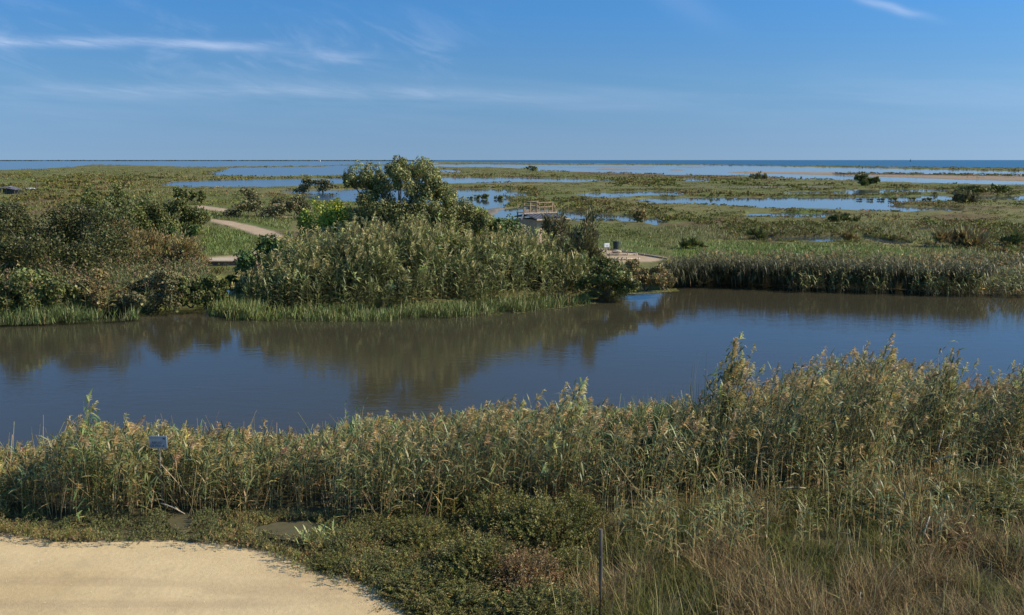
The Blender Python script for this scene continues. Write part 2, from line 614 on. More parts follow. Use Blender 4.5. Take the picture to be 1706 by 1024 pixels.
BARS = [
    [(1205, 287), (1240, 285.3), (1300, 286), (1400, 287), (1500, 289), (1600, 290.5), (1706, 294), (1900, 298), (2300, 305), (2300, 314), (1900, 306), (1706, 301.5), (1600, 299), (1500, 295.2), (1400, 292), (1300, 289.3), (1230, 288.3)],
    [(985, 282), (1010, 280), (1060, 281), (1100, 281.5), (1060, 282.8), (1020, 283.3)],
    [(1108, 283), (1130, 281.2), (1148, 283), (1130, 284)],
    [(900, 279), (960, 278), (1080, 277.6), (1120, 278.4), (1000, 279.3)],
    [(1110, 278.3), (1160, 277.4), (1200, 278.2), (1150, 279.2)],
]
RIDGES = [   # dark scrub along the beach and the bar
    [(1390, 288), (1450, 287.8), (1530, 289), (1706, 291), (2000, 297), (2000, 301), (1706, 294.5), (1600, 293), (1450, 291), (1390, 292)],
]
coast = [(-700, 267.3), (300, 267.3), (560, 267.6), (700, 268.6), (820, 270), (960, 271.3), (1180, 273.4), (1300, 274.8), (1440, 276.6), (1600, 278.4), (1706, 279.8), (2000, 284), (2600, 293)]
cz = curve(coast)

SANDTRACK = [(-900, 868), (-300, 876), (-60, 884), (0, 887), (30, 892), (90, 901), (180, 901), (300, 899), (360, 906), (430, 915), (470, 926), (505, 944), (540, 954), (590, 966), (630, 984), (680, 1006), (720, 1026), (780, 1070), (900, 1180), (1000, 1400), (-900, 1400)]
PATHS = [
    [(345, 367), (352, 364), (385, 368), (420, 376), (455, 385), (470, 392), (466, 404), (455, 416), (440, 428), (425, 440), (322, 440), (330, 431), (380, 429), (415, 424), (440, 412), (446, 402), (436, 395), (415, 387), (385, 377)],
    [(318, 343), (335, 342), (385, 349), (392, 352), (380, 353), (345, 349)],
    [(985, 440), (1000, 414), (1012, 415), (1050, 421), (1095, 430), (1115, 433), (1108, 440), (1050, 441)],
    [(400, 356.5), (440, 358.5), (490, 361.5), (488, 363.5), (440, 361)],
]
MUDS = [[(978, 313.5), (1100, 312.6), (1390, 311.3), (1385, 313), (1250, 313.6), (1100, 314.4)],
        [(820, 303), (880, 301.5), (960, 303), (880, 304.6)], [(1085, 290.6), (1130, 291), (1110, 292.3), (1088, 292)],
        [(760, 361), (820, 346), (850, 348), (835, 357), (815, 366)]]
BRIGHT = [[(1110, 425), (1160, 405), (1230, 402), (1300, 405), (1460, 410), (1540, 418), (1560, 430), (1500, 438), (1300, 440), (1180, 436)],
          [(335, 425), (350, 385), (390, 380), (430, 392), (443, 402), (430, 420), (380, 428)],
          [(1290, 350), (1340, 346), (1375, 350), (1370, 356), (1300, 353)],
          [(380, 362), (470, 372), (490, 385), (450, 382), (400, 370)],
          [(900, 425), (1000, 400), (1100, 405), (1110, 425), (1000, 420)]]
RUSTY = [[(1090, 375), (1160, 367), (1240, 365), (1290, 375), (1190, 385)], [(1550, 358), (1600, 355), (1680, 360), (1660, 368), (1560, 366)],
         [(1520, 418), (1706, 408), (1720, 440), (1560, 440)], [(1560, 312), (1640, 311), (1706, 318), (1640, 324)],
         [(950, 284), (1100, 290), (1280, 295), (1330, 299), (1120, 296), (960, 290)],
         [(40, 325), (110, 320), (130, 345), (60, 360), (20, 350)]]


def mask_px(U, V, polys, ju=0, jv=0):
    m = np.zeros(U.shape, bool)
    uu, vv = U + ju, V + jv
    for p in polys:
        pu = [q[0] for q in p]
        pv = [q[1] for q in p]
        sel = (uu > min(pu)) & (uu < max(pu)) & (vv > min(pv)) & (vv < max(pv))
        if sel.any():
            idx = np.nonzero(sel)
            m[idx] |= pip(uu[idx], vv[idx], p)
    return m


def blur(a, n, axis):
    for _ in range(n):
        a = (np.roll(a, 1, axis) + a * 2 + np.roll(a, -1, axis)) / 4
    return a


def land_masks(X, Y):
    """all the kinds of ground at world points, with ragged edges"""
    U, V = uv_np(X, Y, ZL)
    Rr = np.hypot(X, Y)
    # raggedness in metres turned into picture offsets
    j1 = fbm(X / 3.0 + 5, Y / 3.0, 3, 11) - 0.5
    j2 = fbm(X / 14.0, Y / 14.0 + 3, 3, 12) - 0.5
    px = F / np.maximum(Rr, 10)
    amp = np.clip(1.6 * px, 2.0, 26.0)
    ju = (j1 * 1.0 + j2 * 1.6) * amp
    jv = (j1 * 0.9 + j2 * 1.3) * np.clip(amp * 0.16, 0.7, 3.0)
    d = {}
    d['pool'] = mask_px(U, V, POOLS, ju, jv) | mask_px(U, V, POOLS, ju, jv + 0.9) | mask_px(U, V, POOLS, ju, jv - 0.7)
    bars = mask_px(U, V, BARS, ju, jv * 0.5)
    d['pool'] &= ~bars
    d['bar'] = bars
    d['ridge'] = mask_px(U, V, RIDGES, ju, jv * 0.4)
    d['sea'] = V < cz(U)
    U0, V0 = uv_np(X, Y, 0.0)
    kp = np.where(U0 > 950, 1.6, 0.3)
    d['path'] = mask_px(U0, V0, PATHS, ju * kp, jv * kp * 1.6)
    d['mud'] = mask_px(U, V, MUDS, ju, jv)
    d['bright'] = mask_px(U0, V0, BRIGHT, ju, jv * 3)
    d['rusty'] = mask_px(U0, V0, RUSTY, ju, jv * 2)
    jn = (fbm(X * 1.3, Y * 1.3, 4, 31) - 0.5) * 26
    d['track'] = mask_px(U0, V0, [SANDTRACK], jn, jn * 0.3)
    Ur, Vr = uv_np(X, Y, ZR)
    jr = np.where((Ur > 1080) & (Vr < 560), 0.15, 1.0)
    d['river'] = mask_px(Ur, Vr, [RIVER], j1 * 30 * jr, j1 * 4 * jr)
    return d, U0, V0


def ground_colour(X, Y, d, V):
    a = fbm(X / 9.0, Y / 9.0, 4, 21)
    b = fbm(X / 30.0, Y / 30.0, 4, 22)
    c = fbm(X / 2.2, Y / 2.2, 3, 23)
    g1, g2 = np.array([0.138, 0.150, 0.048]), np.array([0.20, 0.18, 0.07])
    rust, dark = np.array([0.13, 0.085, 0.05]), np.array([0.050, 0.050, 0.026])
    w = np.clip((b - 0.35) * 3.0 + (c - 0.5) * 0.8, 0, 1)[..., None]
    C = g1 * (1 - w) + g2 * w
    w = (np.clip((a - 0.56) * 5.0, 0, 1) * 0.6)[..., None]
    C = C * (1 - w) + rust * w
    w = (np.clip((0.42 - c) * 5.0, 0, 1) * 0.5)[..., None]
    C = C * (1 - w) + dark * w

    def put(m, col, k=1.0):
        nonlocal C
        m = (m * k)[..., None]
        C = C * (1 - m) + np.array(col) * m
    put(d['bright'], (0.115, 0.160, 0.036), 0.75)
    put(d['rusty'], (0.15, 0.098, 0.052), 0.65)
    put(d['bar'], (0.34, 0.245, 0.165), 0.9)
    put(d['ridge'], (0.10, 0.075, 0.055), 0.9)
    put(d['mud'], (0.19, 0.165, 0.14), 0.85)
    put(d['path'], (0.50, 0.38, 0.26), 0.95)
    put(d['track'], (0.56, 0.43, 0.27), 1.0)
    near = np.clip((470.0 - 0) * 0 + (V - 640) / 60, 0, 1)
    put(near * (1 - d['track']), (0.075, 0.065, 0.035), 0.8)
    return C


def make_ground():
    us = np.concatenate([np.arange(-1900, -300, 25), np.arange(-300, 2006, 3.2), np.arange(2006, 3600, 25)])
    vs = np.concatenate([[267.05, 267.2, 267.35], np.arange(267.5, 330, 0.4), np.arange(330, 470, 0.7), np.arange(470, 540, 1.2), np.arange(540, 680, 5), np.arange(680, 1060, 2.5), np.arange(1060, 2600, 40)])
    U, V = np.meshgrid(us, vs)
    X, Y = at_np(U, V, 0.0)
    m, U0, V0 = land_masks(X, Y)
    f = {k: v.astype(np.float32) for k, v in m.items()}
    for k in ('pool', 'sea', 'bar', 'path', 'bright', 'rusty', 'mud', 'ridge'):
        f[k] = blur(blur(f[k], 1, 0), 1, 1)
    for k in ('track',):
        f[k] = blur(blur(f[k], 2, 0), 2, 1)
    steep = blur(blur(f['river'], 2, 0), 3, 1)
    f['river'] = blur(blur(f['river'], 5, 0), 4, 1)
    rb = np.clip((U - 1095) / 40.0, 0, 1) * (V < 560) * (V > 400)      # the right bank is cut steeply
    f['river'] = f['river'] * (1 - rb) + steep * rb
    Rr = np.hypot(X, Y)
    z = 0.30 * (fbm(X / 7.0, Y / 7.0, 4, 41) - 0.5) + 0.10 * (fbm(X / 0.9, Y / 0.9, 3, 42) - 0.5)
    flat = np.clip(f['track'] + f['path'] + f['mud'] + f['bar'] * 0.6, 0, 1)
    rut = 0.035 * (fbm(X / 5.0 + Y / 1.2, Y / 0.35, 3, 43) - 0.5) + 0.05 * (fbm(X / 3.0, Y / 3.0, 2, 44) - 0.5)
    z = z * (1 - flat) + rut * flat * (Rr < 60)
    z = np.where((V > 640), z * (0.35 + 0.65 * flat), z)
    far_v = np.interp(U, [q[0] for q in far_line if q[0] >= 1040], [q[1] for q in far_line if q[0] >= 1040])
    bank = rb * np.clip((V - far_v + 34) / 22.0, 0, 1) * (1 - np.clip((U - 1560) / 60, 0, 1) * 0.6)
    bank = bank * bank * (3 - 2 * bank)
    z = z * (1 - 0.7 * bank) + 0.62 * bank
    z = z * (1 - f['pool']) - 0.75 * f['pool']
    z = z * (1 - f['river']) - 1.5 * f['river']
    z = z * (1 - f['sea']) - 3.5 * f['sea']
    z = np.maximum(z, -4)
    z[V < 300] -= 0.0
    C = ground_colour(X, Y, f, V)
    C = C * (1 - 0.7 * bank[..., None]) + np.array([0.03, 0.024, 0.018]) * 0.7 * bank[..., None]  # soil colour darkened to stand in for shade beneath the overhanging growth
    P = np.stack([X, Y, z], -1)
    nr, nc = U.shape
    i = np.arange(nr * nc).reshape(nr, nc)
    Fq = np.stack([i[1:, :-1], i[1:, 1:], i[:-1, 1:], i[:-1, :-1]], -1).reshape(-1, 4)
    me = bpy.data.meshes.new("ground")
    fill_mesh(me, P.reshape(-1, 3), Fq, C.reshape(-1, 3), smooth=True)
    me.materials.append(M_ground)
    tag(link("ground", me), kind="structure")
    # the sand itself lies 4 mm proud of the soil
    fm = (f['track'] > 0.5)
    q = fm[1:, :-1] & fm[1:, 1:] & fm[:-1, 1:] & fm[:-1, :-1]
    Fs = Fq.reshape(nr - 1, nc - 1, 4)[q]
    used, inv = np.unique(Fs, return_inverse=True)
    Ps = P.reshape(-1, 3)[used] + np.array([0, 0, 0.004])
    sx, sy = Ps[:, 0], Ps[:, 1]
    t = np.clip((fbm(sx / 2.5, sy / 1.2, 4, 51) - 0.38) * 2.6, 0, 1)[:, None]
    Cs = np.array([0.67, 0.505, 0.275]) * (1 - t) + np.array([0.59, 0.43, 0.222]) * t
    t = np.clip((fbm(sx / 6 + sy / 2, sy / 0.5, 3, 52) - 0.6) * 4, 0, 0.35)[:, None]
    Cs = Cs * (1 - t) + np.array([0.46, 0.33, 0.19]) * t
    for off in (0.0, 1.55):           # pale wheel ruts curving along the track
        yy = 15.2 + off + 0.05 * (sx + 8) + 0.015 * (sx + 6) ** 2 + 0.25 * (fbm(sx / 3.0, sx * 0 + off, 2, 54) - 0.5)
        rutm = np.exp(-((sy - yy) / 0.16) ** 2) * (0.35 + 0.65 * fbm(sx * 1.5, sy * 2, 3, 55))
        Cs = Cs * (1 - 0.17 * rutm[:, None]) + np.array([0.42, 0.31, 0.185]) * 0.17 * rutm[:, None]
    t = (np.clip((fbm(sx / 0.35, sy / 0.35, 3, 56) - 0.6) * 4, 0, 1) * 0.25)[:, None]
    Cs = Cs * (1 - t) + np.array([0.44, 0.32, 0.19]) * t
    me = bpy.data.meshes.new("sand_track")
    fill_mesh(me, Ps, inv.reshape(-1, 4), Cs, smooth=True)
    me.materials.append(M_sand)
    tag(link("sand_track", me), kind="structure")
    fm = (f['path'] > 0.5)
    q = fm[1:, :-1] & fm[1:, 1:] & fm[:-1, 1:] & fm[:-1, :-1]
    Fs = Fq.reshape(nr - 1, nc - 1, 4)[q]
    used, inv = np.unique(Fs, return_inverse=True)
    Ps = P.reshape(-1, 3)[used] + np.array([0, 0, 0.01])
    t = fbm(Ps[:, 0] / 1.5, Ps[:, 1] / 2.5, 3, 53)[:, None]
    Cs = np.array([0.54, 0.40, 0.26]) * (1 - t) + np.array([0.40, 0.29, 0.18]) * t
    me = bpy.data.meshes.new("sand_path")
    fill_mesh(me, Ps, inv.reshape(-1, 4), Cs, smooth=True)
    me.materials.append(M_sand)
    tag(link("sand_path", me), kind="structure")


make_ground()


def sheet(name, pts, z, mat):
    bm = bmesh.new()
    bm.faces.new([bm.verts.new((x, y, z)) for x, y in pts])
    return tag(obj(name, bm, mat), kind="structure")


M_river = water_mat("river_water", (0.058, 0.051, 0.030), 0.05, [(1.0, 1.0, 2.6, 0.008), (4.0, 1.0, 2.4, 0.0022)])
M_lagoon = water_mat("lagoon_water", (0.06, 0.07, 0.07), 0.06, [(0.6, 1.0, 1.6, 0.006)])
M_sea = water_mat("sea_water", (0.012, 0.075, 0.13), 0.3, [(0.25, 1.0, 1.0, 0.25)])
sheet("river", [(-220, 12), (220, 12), (220, 80), (-220, 80)], ZR, M_river)
M_lagoon_wind = water_mat("breezy_lagoon_water", (0.03, 0.05, 0.075), 0.15, [(0.6, 1.0, 1.6, 0.035)])
kx = (700 - 853) / F        # the western lagoon lies open to the breeze
sheet("lagoon", [(kx * 82, 82), (9000, 82), (9000, 11500), (kx * 11500, 11500)], ZL, M_lagoon)
sheet("western_lagoon", [(-9000, 82), (kx * 82, 82), (kx * 11500, 11500), (-9000, 11500)], ZL, M_lagoon_wind)
cpt = [tuple(at(u, cz(u) + 0.05, -0.15))[:2] for u in np.linspace(-600, 2600, 160)]
sheet("sea", [(60000, 90000), (-60000, 90000), (-60000, cpt[0][1])] + cpt + [(60000, cpt[-1][1])], -0.15, M_sea)

# ================================================================== plants: helpers
VEG = np.array([2.42, 2.27, 1.62])      # autumn foliage: warm and pale


def unit(a):
    return a / (np.linalg.norm(a, axis=-1, keepdims=True) + 1e-9)


def sphere_pts(n):
    return unit(rng.normal(size=(n, 3)))


def jit(col, n, s=0.18, hue=0.08):
    """n colours scattered round one colour"""
    c = np.array(col, float)[None, :] if np.ndim(col) == 1 else np.asarray(col, float)
    b = np.exp(rng.normal(0, s, (n, 1)))
    h = np.exp(rng.normal(0, hue, (n, 3)))
    return np.clip(c * b * h * VEG, 0.004, 0.85)


def pick(cols, w, n):
    idx = rng.choice(len(cols), n, p=np.array(w) / sum(w))
    return np.array(cols)[idx]


def ground_z(x, y):
    """height of the soil at world points (same formula as the ground sheet, without the shores)"""
    U, V = uv_np(x, y, 0.0)
    z = 0.30 * (fbm(x / 7.0, y / 7.0, 4, 41) - 0.5) + 0.10 * (fbm(x / 0.9, y / 0.9, 3, 42) - 0.5)
    return np.where(V > 640, z * 0.35, z)


def scatter(poly, n, z=0.0):
    """n random points of the ground inside a pixel polygon"""
    W = [tuple(at(u, v, z))[:2] for u, v in poly]
    xs, ys = [p[0] for p in W], [p[1] for p in W]
    out = np.zeros((0, 2))
    while len(out) < n:
        p = np.stack([rng.uniform(min(xs), max(xs), n * 3), rng.uniform(min(ys), max(ys), n * 3)], 1)
        out = np.concatenate([out, p[pip(p[:, 0], p[:, 1], W)]])
    return out[:n]


def reeds(mb, base, h, lean, leaf_cols, stalk_col, n_leaf=11, leaf_l=0.42, leaf_w=0.022, plume=0.7, plume_col=(0.29, 0.22, 0.115),
          plume_l=0.36, first=0.25, droop=0.55, strands=34, stalk_r=0.007, wind=0.5, strand_w=0.008, wither=1.0):
    """reed stalks: cane, alternate arching leaves, a feathery plume leaning down-wind"""
    N = len(base)
    if N == 0:
        return
    T = np.linspace(0, 1, 5)
    P = base[:, None, :] + np.stack([lean[:, None, 0] * T ** 2 * h[:, None], lean[:, None, 1] * T ** 2 * h[:, None], T[None] * h[:, None]], -1)
    sc = jit(stalk_col, N, 0.25)
    mb.tubes(P, np.broadcast_to(stalk_r * (1 - 0.6 * T), (N, 5)), sc)
    # leaves
    M = n_leaf
    t = np.linspace(first, 0.99, M)[None] + rng.uniform(-0.04, 0.04, (N, M))
    o = base[:, None, :] + np.stack([lean[:, None, 0] * t ** 2 * h[:, None], lean[:, None, 1] * t ** 2 * h[:, None], t * h[:, None]], -1)
    a0 = rng.uniform(0, 2 * np.pi, (N, 1))
    ang = a0 + np.pi * np.arange(M)[None] + rng.normal(0, 0.5, (N, M))
    dh = np.stack([np.cos(ang) + wind * 0.9, np.sin(ang) * 0.9, np.zeros_like(ang)], -1)
    dh = unit(dh)
    L = leaf_l * rng.uniform(0.6, 1.25, (N, M)) * np.clip(1.25 - 0.5 * np.abs(t - 0.6), 0.5, 1.2)
    el = rng.uniform(0.5, 1.15, (N, M)) + 0.3 * (t - 0.6)
    dr = droop * rng.uniform(0.3, 1.5, (N, M))
    s = np.array([0, 0.35, 0.7, 1.0])
    LP = o[:, :, None, :] + L[..., None, None] * (dh[:, :, None, :] * (np.cos(el)[..., None, None] * s[None, None, :, None]) + np.array([0, 0, 1.0]) * (np.sin(el)[..., None] * s - dr[..., None] * s ** 2)[..., None])
    side = np.cross(dh, np.array([0, 0, 1.0])) + np.array([0, 0, 1.0]) * rng.normal(0, 0.35, (N, M, 1))
    side = unit(side)
    W = leaf_w * np.array([0.55, 1.0, 0.75, 0.05]) * rng.uniform(0.7, 1.3, (N, M, 1))
    stalk_tone = jit(np.ones(3), N, 0.16, 0.05)[:, None, :]
    lc = pick(*leaf_cols, N * M).reshape(N, M, 3) * stalk_tone
    lc = jit(lc.reshape(-1, 3), N * M, 0.15)
    # the lowest leaves are withered
    old = (rng.uniform(size=(N, M)) > np.clip((t - 0.1) * 2.2 + (1 - wither), 0, 1)).reshape(-1, 1)
    lc = np.where(old, jit((0.165, 0.125, 0.072), N * M, 0.25), lc)
    mb.strips(LP.reshape(N * M, 4, 3), side.reshape(N * M, 3), W.reshape(N * M, 4), lc)
    # plumes
    k = np.nonzero(rng.uniform(size=N) < plume)[0]
    if len(k):
        n, Q = len(k), strands
        top = base[k] + np.stack([lean[k, 0] * h[k], lean[k, 1] * h[k], h[k]], -1)
        ax = unit(np.stack([lean[k, 0] * 2 + 0.30 * wind + rng.normal(0, 0.14, n), lean[k, 1] * 2 + rng.normal(0, 0.12, n), np.ones(n)], -1))
        pl = plume_l * rng.uniform(0.7, 1.25, n)
        tt = rng.uniform(0, 0.8, (n, Q))
        o = top[:, None, :] + ax[:, None, :] * (tt * pl[:, None])[..., None]
        d = unit(rng.normal(size=(n, Q, 3)) * 0.5 + ax[:, None, :] * 1.0 + np.array([0.55 * wind, 0, -0.1]))
        ln = pl[:, None] * (0.55 - 0.4 * tt) * rng.uniform(0.7, 1.2, (n, Q))
        s = np.array([0, 0.5, 1.0])
        PP = o[:, :, None, :] + d[:, :, None, :] * (ln[..., None] * s)[..., None] - np.array([0, 0, 1.0]) * (ln[..., None] * s ** 2 * 0.35)[..., None]
        sd = unit(np.cross(d, rng.normal(size=(n, Q, 3))))
        Wp = strand_w * np.array([0.8, 1.0, 0.3])
        pc = jit(plume_col, n, 0.22, 0.07)[:, None, :] * np.exp(rng.normal(0, 0.12, (n, Q, 1)))
        mb.strips(PP.reshape(n * Q, 3, 3), sd.reshape(n * Q, 3), np.broadcast_to(Wp, (n * Q, 3)), pc.reshape(-1, 3))


def blades(mb, base, h, col, w=0.006, spread=0.35, bend=0.35, wind=0.15):
    """single grass blades, arching"""
    N = len(base)
    if N == 0:
        return
    a = rng.uniform(0, 2 * np.pi, N)
    r = spread * rng.uniform(0, 1, N)
    d = np.stack([np.cos(a) * r + wind, np.sin(a) * r, np.ones(N)], -1)
    d = unit(d)
    s = np.array([0, 0.5, 1.0])
    b = bend * rng.uniform(0.1, 1.0, N)
    hz = unit(np.stack([np.cos(a) + wind * 2, np.sin(a), np.zeros(N)], -1))
    P = base[:, None, :] + d[:, None, :] * (h[:, None] * s)[..., None] + (hz * b[:, None])[:, None, :] * (h[:, None] * s ** 2)[..., None] - np.array([0, 0, 1.0]) * (b[:, None] * 0.45 * h[:, None] * s ** 2)[..., None]
    sd = unit(np.stack([-np.sin(a), np.cos(a), rng.normal(0, 0.2, N)], -1))
    W = np.asarray(w) * np.ones(N)
    mb.strips(P, sd, W[:, None] * np.array([0.8, 1.0, 0.15]), col)


def leaf_cloud(mb, cen, rad, n, size, cols, droop=0.0, up=0.0, shell=0.72, aspect=0.38, tone=0.2):
    """n leaves through an ellipsoid clump, most of them near its skin"""
    d = sphere_pts(n)
    r = (shell + (1 - shell) * rng.uniform(0, 1, n)) ** 0.7 * np.exp(rng.normal(0, 0.10, n))
    O = cen + d * np.asarray(rad) * r[:, None]
    nr = unit(d + rng.normal(size=(n, 3)) * 0.42)
    D = np.cross(nr, rng.normal(size=(n, 3)))
    D = unit(unit(D) + d * 0.25 + np.array([0, 0, up - droop]))
    S = unit(np.cross(D, nr))
    L = size * np.exp(rng.normal(0, 0.25, n))
    C = jit(pick(*cols, n), n, 0.16) * math.exp(random.gauss(0, tone))
    mb.leaves(O, D, S, L, L * aspect, C)


def bush_mesh(name, w, h, d, n_lump, leaf, n_leaf, cols, style, seed, mat, crown_from=0.0):
    """a whole crown as one mesh: lumps fill a dome w x d x h, each lump several leaf clumps"""
    global rng
    keep = rng
    rng = np.random.default_rng(seed)
    random.seed(seed)
    mb = MB()
    lumps = []
    for i in range(n_lump):
        a = rng.uniform(0, 2 * np.pi)
        q = math.sqrt(rng.uniform(0.0, 1.0)) * 0.82
        x, y = q * math.cos(a), q * math.sin(a)
        zt = math.sqrt(max(0.05, 1 - q * q)) * rng.uniform(0.72, 1.0)
        r = rng.uniform(0.20, 0.34) * (1 - 0.35 * q)
        zc = rng.uniform(0.25, 1.0) ** 0.6 * zt
        zc = max(zc - r * 0.8, r * 0.5 + crown_from)
        lumps.append((np.array([x * w / 2, y * d / 2, zc * h]), np.array([r * w * 0.62, r * d * 0.62, r * h * 0.75])))
    # let the crown fill its height and width
    kz = h * 0.96 / max(c[2] + r[2] * 0.85 for c, r in lumps)
    kx = w * 0.5 / (0.5 * (max(c[0] + r[0] * 0.8 for c, r in lumps) - min(c[0] - r[0] * 0.8 for c, r in lumps)))
    lumps = [(c * np.array([kx, 1, kz]), r * np.array([kx, 1, kz])) for c, r in lumps]
    per = max(1, n_leaf // (n_lump * 7))
    for c, r in lumps:
        for k in range(7):
            dd = unit(rng.normal(size=3) + np.array([0, 0, 0.3]))
            cc = c + dd * r * 0.62
            if style == 'feather':        # tamarisk: fine upright sprays
                n = per
                o = cc + rng.normal(size=(n, 3)) * r * 0.38
                D = unit(dd * 0.8 + rng.normal(size=(n, 3)) * 0.35 + np.array([0.25, 0, 0.9]))
                S = unit(np.cross(D, rng.normal(size=(n, 3))))
                L = leaf * np.exp(rng.normal(0, 0.3, n)) * 1.8
                C = jit(pick(*cols, n), n, 0.16) * math.exp(random.gauss(0, 0.16))
                mb.leaves(o, D, S, L, L * 0.13, C)
            else:
                leaf_cloud(mb, cc, r * 0.5, per, leaf, cols, up=0.25 if style == 'leafy' else 0.0, droop=0.5 if style == 'droop' else 0.0)
    rng = keep
    return mb.mesh(name), lumps


def stems_bm(bm, lumps, r0, base=(0, 0, -0.15), seg=6):
    for c, r in lumps:
        b = Vector(base) + Vector((random.uniform(-1, 1) * r0 * 2.5, random.uniform(-1, 1) * r0 * 2.5, 0))
        e = Vector(c)
        mid = b.lerp(e, 0.5) + Vector((random.uniform(-.1, .1), random.uniform(-.1, .1), 0.08)) * (e - b).length
        bm_tube(bm, [b, b.lerp(mid, 0.6), mid, e], [r0, r0 * 0.8, r0 * 0.55, r0 * 0.2], seg)


_seed = [100]


def bush(name, label, cat, u, vtop, vbase, wpx, style, cols, group=None, leaf=0.17, n_leaf=5000, n_lump=12, depth=0.8, mat=None, yoff=0.0):
    """one shrub standing where the photo shows it"""
    p = at(u, vbase, 0.0)
    y = p.y
    w = wpx / F * math.hypot(y, H)
    h = max(0.5, z_at(vtop, y))
    _seed[0] += 1
    random.seed(_seed[0])
    gz = float(ground_z(np.array([p.x]), np.array([y]))[0])
    t = thing(name, (p.x, y, gz), label, cat, group)
    me, lumps = bush_mesh("foliage", w, h - gz, w * depth, n_lump, leaf, n_leaf, cols, style, _seed[0], mat or M_leaf)
    me.materials.append(mat or M_leaf)
    link("foliage", me, t)
    bm = bmesh.new()
    stems_bm(bm, lumps[:min(7, len(lumps))], max(0.03, 0.012 * h))
    obj("stem", bm, M_bark, t, smooth=True)
    return t


# colour families (real albedo)
C_TAMAR = ([(0.034, 0.042, 0.018), (0.048, 0.05, 0.022), (0.07, 0.058, 0.032)], [5, 3, 1])
C_DKOLIVE = ([(0.052, 0.066, 0.026), (0.078, 0.088, 0.034), (0.12, 0.105, 0.055)], [5, 3, 1])
C_BROWN = ([(0.14, 0.105, 0.062), (0.11, 0.09, 0.05), (0.10, 0.105, 0.045)], [4, 4, 2])
C_EUC = ([(0.068, 0.076, 0.033), (0.092, 0.098, 0.045), (0.122, 0.12, 0.062), (0.044, 0.05, 0.023)], [4, 4, 2, 2])
C_BRIGHT = ([(0.145, 0.175, 0.032), (0.11, 0.145, 0.03), (0.18, 0.19, 0.05)], [4, 3, 2])
C_DKGREEN = ([(0.034, 0.058, 0.022), (0.05, 0.078, 0.028), (0.07, 0.095, 0.04)], [4, 3, 1])
C_GREY = ([(0.085, 0.082, 0.052), (0.065, 0.068, 0.038), (0.11, 0.098, 0.062)], [4, 4, 2])
C_REED = ([(0.080, 0.096, 0.044), (0.112, 0.122, 0.060), (0.062, 0.088, 0.048), (0.15, 0.135, 0.07), (0.20, 0.165, 0.105)], [5, 4, 5, 2, 1])
C_REEDG = ([(0.085, 0.135, 0.060), (0.115, 0.155, 0.075), (0.075, 0.115, 0.062)], [5, 4, 3])
C_ARUN = ([(0.105, 0.125, 0.058), (0.145, 0.155, 0.075), (0.18, 0.18, 0.095), (0.075, 0.095, 0.045)], [4, 4, 2, 3])
C_SALT = ([(0.068, 0.073, 0.029), (0.095, 0.093, 0.036), (0.125, 0.11, 0.045), (0.05, 0.053, 0.024)], [4, 4, 2, 3])

# ================================================================== near bank: reed bed
top_line = curve([(-150, 800), (0, 782), (50, 768), (90, 734), (130, 708), (170, 704), (210, 712), (300, 712), (400, 720), (500, 722), (560, 708), (620, 700), (700, 700), (780, 685), (850, 682), (900, 690), (930, 668), (960, 664), (1000, 684), (1050, 682), (1120, 676), (1170, 672), (1210, 668), (1250, 654), (1290, 622), (1340, 606), (1400, 598), (1450, 594), (1500, 612), (1560, 610), (1600, 640), (1650, 628), (1706, 612), (1850, 610)])
front_line = curve([(-150, 850), (0, 856), (60, 866), (250, 872), (400, 864), (520, 868), (620, 878), (700, 884), (800, 868), (900, 856), (1000, 862), (1100, 860), (1200, 846), (1300, 822), (1400, 812), (1500, 800), (1600, 786), (1706, 776), (1900, 770)])
near_c = curve(sorted(near_line))


def bed_points(n, u0=-520, u1=2350, back=0.0):
    u = rng.uniform(u0, u1, n)
    yf = at_np(u, front_line(u), 0.0)[1]
    yb = at_np(u, near_c(u), ZR)[1] + back
    q = rng.uniform(0, 1, n)
    y = yf + (yb - yf) * q
    x = (u - 853) / F * (y * cp + (H - 0) * sp)
    return u, x, y, q


def bed_z(q):
    return np.where(q > 0.6, -(q - 0.6) / 0.4 * 0.55, 0.0)


def near_reeds(n, cols, name, label_kind, plume, pc, hf=(0.66, 1.02), **kw):
    mb = MB()
    u, x, y, q = bed_points(n)
    # clumping: reeds crowd together in places
    keep = fbm(x * 0.9, y * 0.9, 3, 61) > rng.uniform(0.12, 0.52, n)
    # the fishing sign stands clear of the stalks
    keep &= ~((np.abs(u - 263) < 7) & (q < 0.3))
    x, y, u, q = x[keep], y[keep], u[keep], q[keep]
    z = bed_z(q)
    zt = np.array([z_at(v, yy) for v, yy in zip(top_line(u) + 6, y)])
    h = (zt - z)
    h = np.clip(h, 0.7, 3.5)
    h = h * rng.uniform(hf[0], hf[1], len(h)) * (0.74 + 0.5 * fbm(x * 0.8, y * 0.8, 2, 62))
    h = np.where((np.abs(u - 263) < 30) & (q < 0.5), np.minimum(h, 1.25), h)
    drop = ((np.abs(u - 482) < 66) & (q < 0.10)) | ((np.abs(u - 301) < 22) & (q < 0.12))
    h = np.where(drop, 0.0, h)
    h = np.where(q < 0.12, h * rng.uniform(0.65, 1.0, len(h)), h)
    lean = np.stack([0.02 + 0.16 * fbm(x * 0.5, y * 0.5, 2, 63) + rng.normal(0, 0.10, len(h)), rng.normal(0, 0.10, len(h))], -1)
    k = h > 0
    return mb, np.stack([x, y, z], -1)[k], h[k], lean[k], u[k], q[k]


